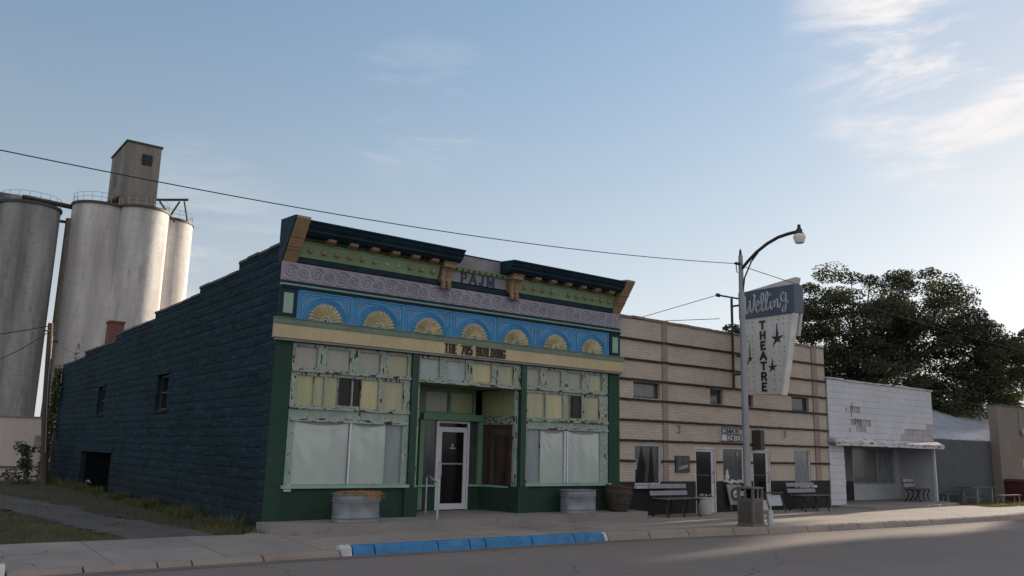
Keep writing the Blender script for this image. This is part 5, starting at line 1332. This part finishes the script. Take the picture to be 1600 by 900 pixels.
for k in range(5):
    a = random.uniform(0, 2*PI); L = random.uniform(.15, .42); h = random.uniform(.8, 1.75); p = [(-1.1+random.uniform(-.1, .1), 19.4, .05), (-1.1+math.cos(a)*L*.5, 19.4+math.sin(a)*L*.4, h*.6), (-1.1+math.cos(a)*L, 19.4+math.sin(a)*L*.7, h)]
    mb.tube(p, .015, 5); tips += [p[1], p[2]]
mb.build('stems', 'bark', sb2)
leaves('foliage', 'ivy', sb2, [(x, y, z, .22, .22, .18, 40) for x, y, z in tips]+[(-1.45, 19.0, .38, .55, .4, .28, 130)], .14)
mt_ = thing('meter_post', 'short grey service post with meter beside the pole', 'meter post', (-.35, 19.6, 0))
MB().box(-.40, -.30, 19.6, 19.68, .0, 1.9).box(-.45, -.25, 19.5, 19.6, 1.2, 1.6).build('post', 'dark_frame', mt_)

# ============================================================ TREES
def tree(label, base, h, spec, nleaf, size, mat, trunk_r=.28, seed=1, group=None, limbs=True):
    random.seed(seed)
    t = thing('broadleaf_tree', label, 'tree', base, 0, group); bx, by, bz = base
    cl = []; ends = []
    for (cx, cy_, cz, rx, ry, rz, m) in spec:
        for i in range(m):
            while True:
                a, b, c = random.uniform(-1, 1), random.uniform(-1, 1), random.uniform(-1, 1); q = math.sqrt(a*a+b*b+c*c)
                if .35 < q < 1: break
            p = (cx+a*rx, cy_+b*ry, cz+c*rz); s = random.uniform(.45, .9)
            cl.append((*p, s*1.15, s*1.15, s*.6, nleaf)); 
            if random.random() < .3: ends.append(p)
    leaves('crown', mat, t, cl, size)
    mb = MB(); top = h*.42
    mb.tube([(bx, by, bz), (bx+.05, by, bz+top*.5), (bx+.1, by+.1, bz+top)], [trunk_r, trunk_r*.8, trunk_r*.65], 10); mb.build('trunk', 'bark', t, smooth=True)
    if limbs:
        mb = MB()
        for e in ends[:44]:
            st_ = Vector((bx+.1, by+.1, bz+top*random.uniform(.75, 1))); en = Vector(e); mid = st_.lerp(en, .5)+Vector((0, 0, .4)); mb.tube([st_, mid, en], [.10, .06, .015], 5)
        mb.build('limbs', 'bark', t)
    return t
tree('big dark broadleaf tree rising behind the white storefront', (32.4, 7.0, 0), 11, [
    (31.2, 6.6, 8.0, 3.0, 2.4, 2.7, 75), (34.2, 4.8, 7.9, 2.8, 2.2, 3.1, 80), (29.4, 8.2, 6.6, 1.7, 1.8, 2.6, 38), (36.2, 3.4, 6.8, 2.1, 1.7, 2.7, 60), (32.5, 6.0, 5.0, 4.6, 2.4, 1.5, 60), (34.6, 4.0, 4.2, 2.6, 1.5, 1.1, 30), (37.6, 2.8, 5.6, 1.8, 1.4, 2.1, 42), (30.2, 4.2, 3.1, 1.0, .9, .9, 9)], 380, .125, 'leaf', .32, 5)
tree('lighter tree at the right edge beyond the tan brick wall', (70, 14, 0), 12, [(70, 13.5, 7.4, 5, 4, 5.0, 80)], 90, .38, 'leaf2', .4, 11)
tree('distant small dark tree showing above the striped wall left of the theatre sign', (42.5, 23, 0), 11, [(42.6, 23.2, 8.4, 3.0, 3.2, 2.6, 40)], 90, .36, 'leaf', .3, 21)
for (x, y, z0_, r_, hz, lab) in ((60, 1.6, 11.9, 3.2, 3.4, 'unseen added tree whose high crown limits the sunlit pavement strip'), (67, -2.0, 7.8, 2.7, 6.0, 'dense unseen tree added to keep low sun off the road'), (73, -6.4, 8.5, 4.4, 6.5, 'broad unseen tree added to shade the road from low sun'),
        (100, -2.6, 13, 6.6, 8, 'tall dense unseen tree added at the street end to block low sun'), (102, -10, 13, 6, 8, 'tall unseen tree added mid row to block low sun'), (102, -18.5, 13, 6, 8, 'tall unseen tree added at the southern end to block low sun')):
    tree(lab, (x, y, 0), z0_, [(x, y, z0_, r_, r_, hz, 190)], 60, .8, 'leaf', .3, int(x+y), None, x != 60)  # out-of-view trees added to shade the road and shape the sunlit strip
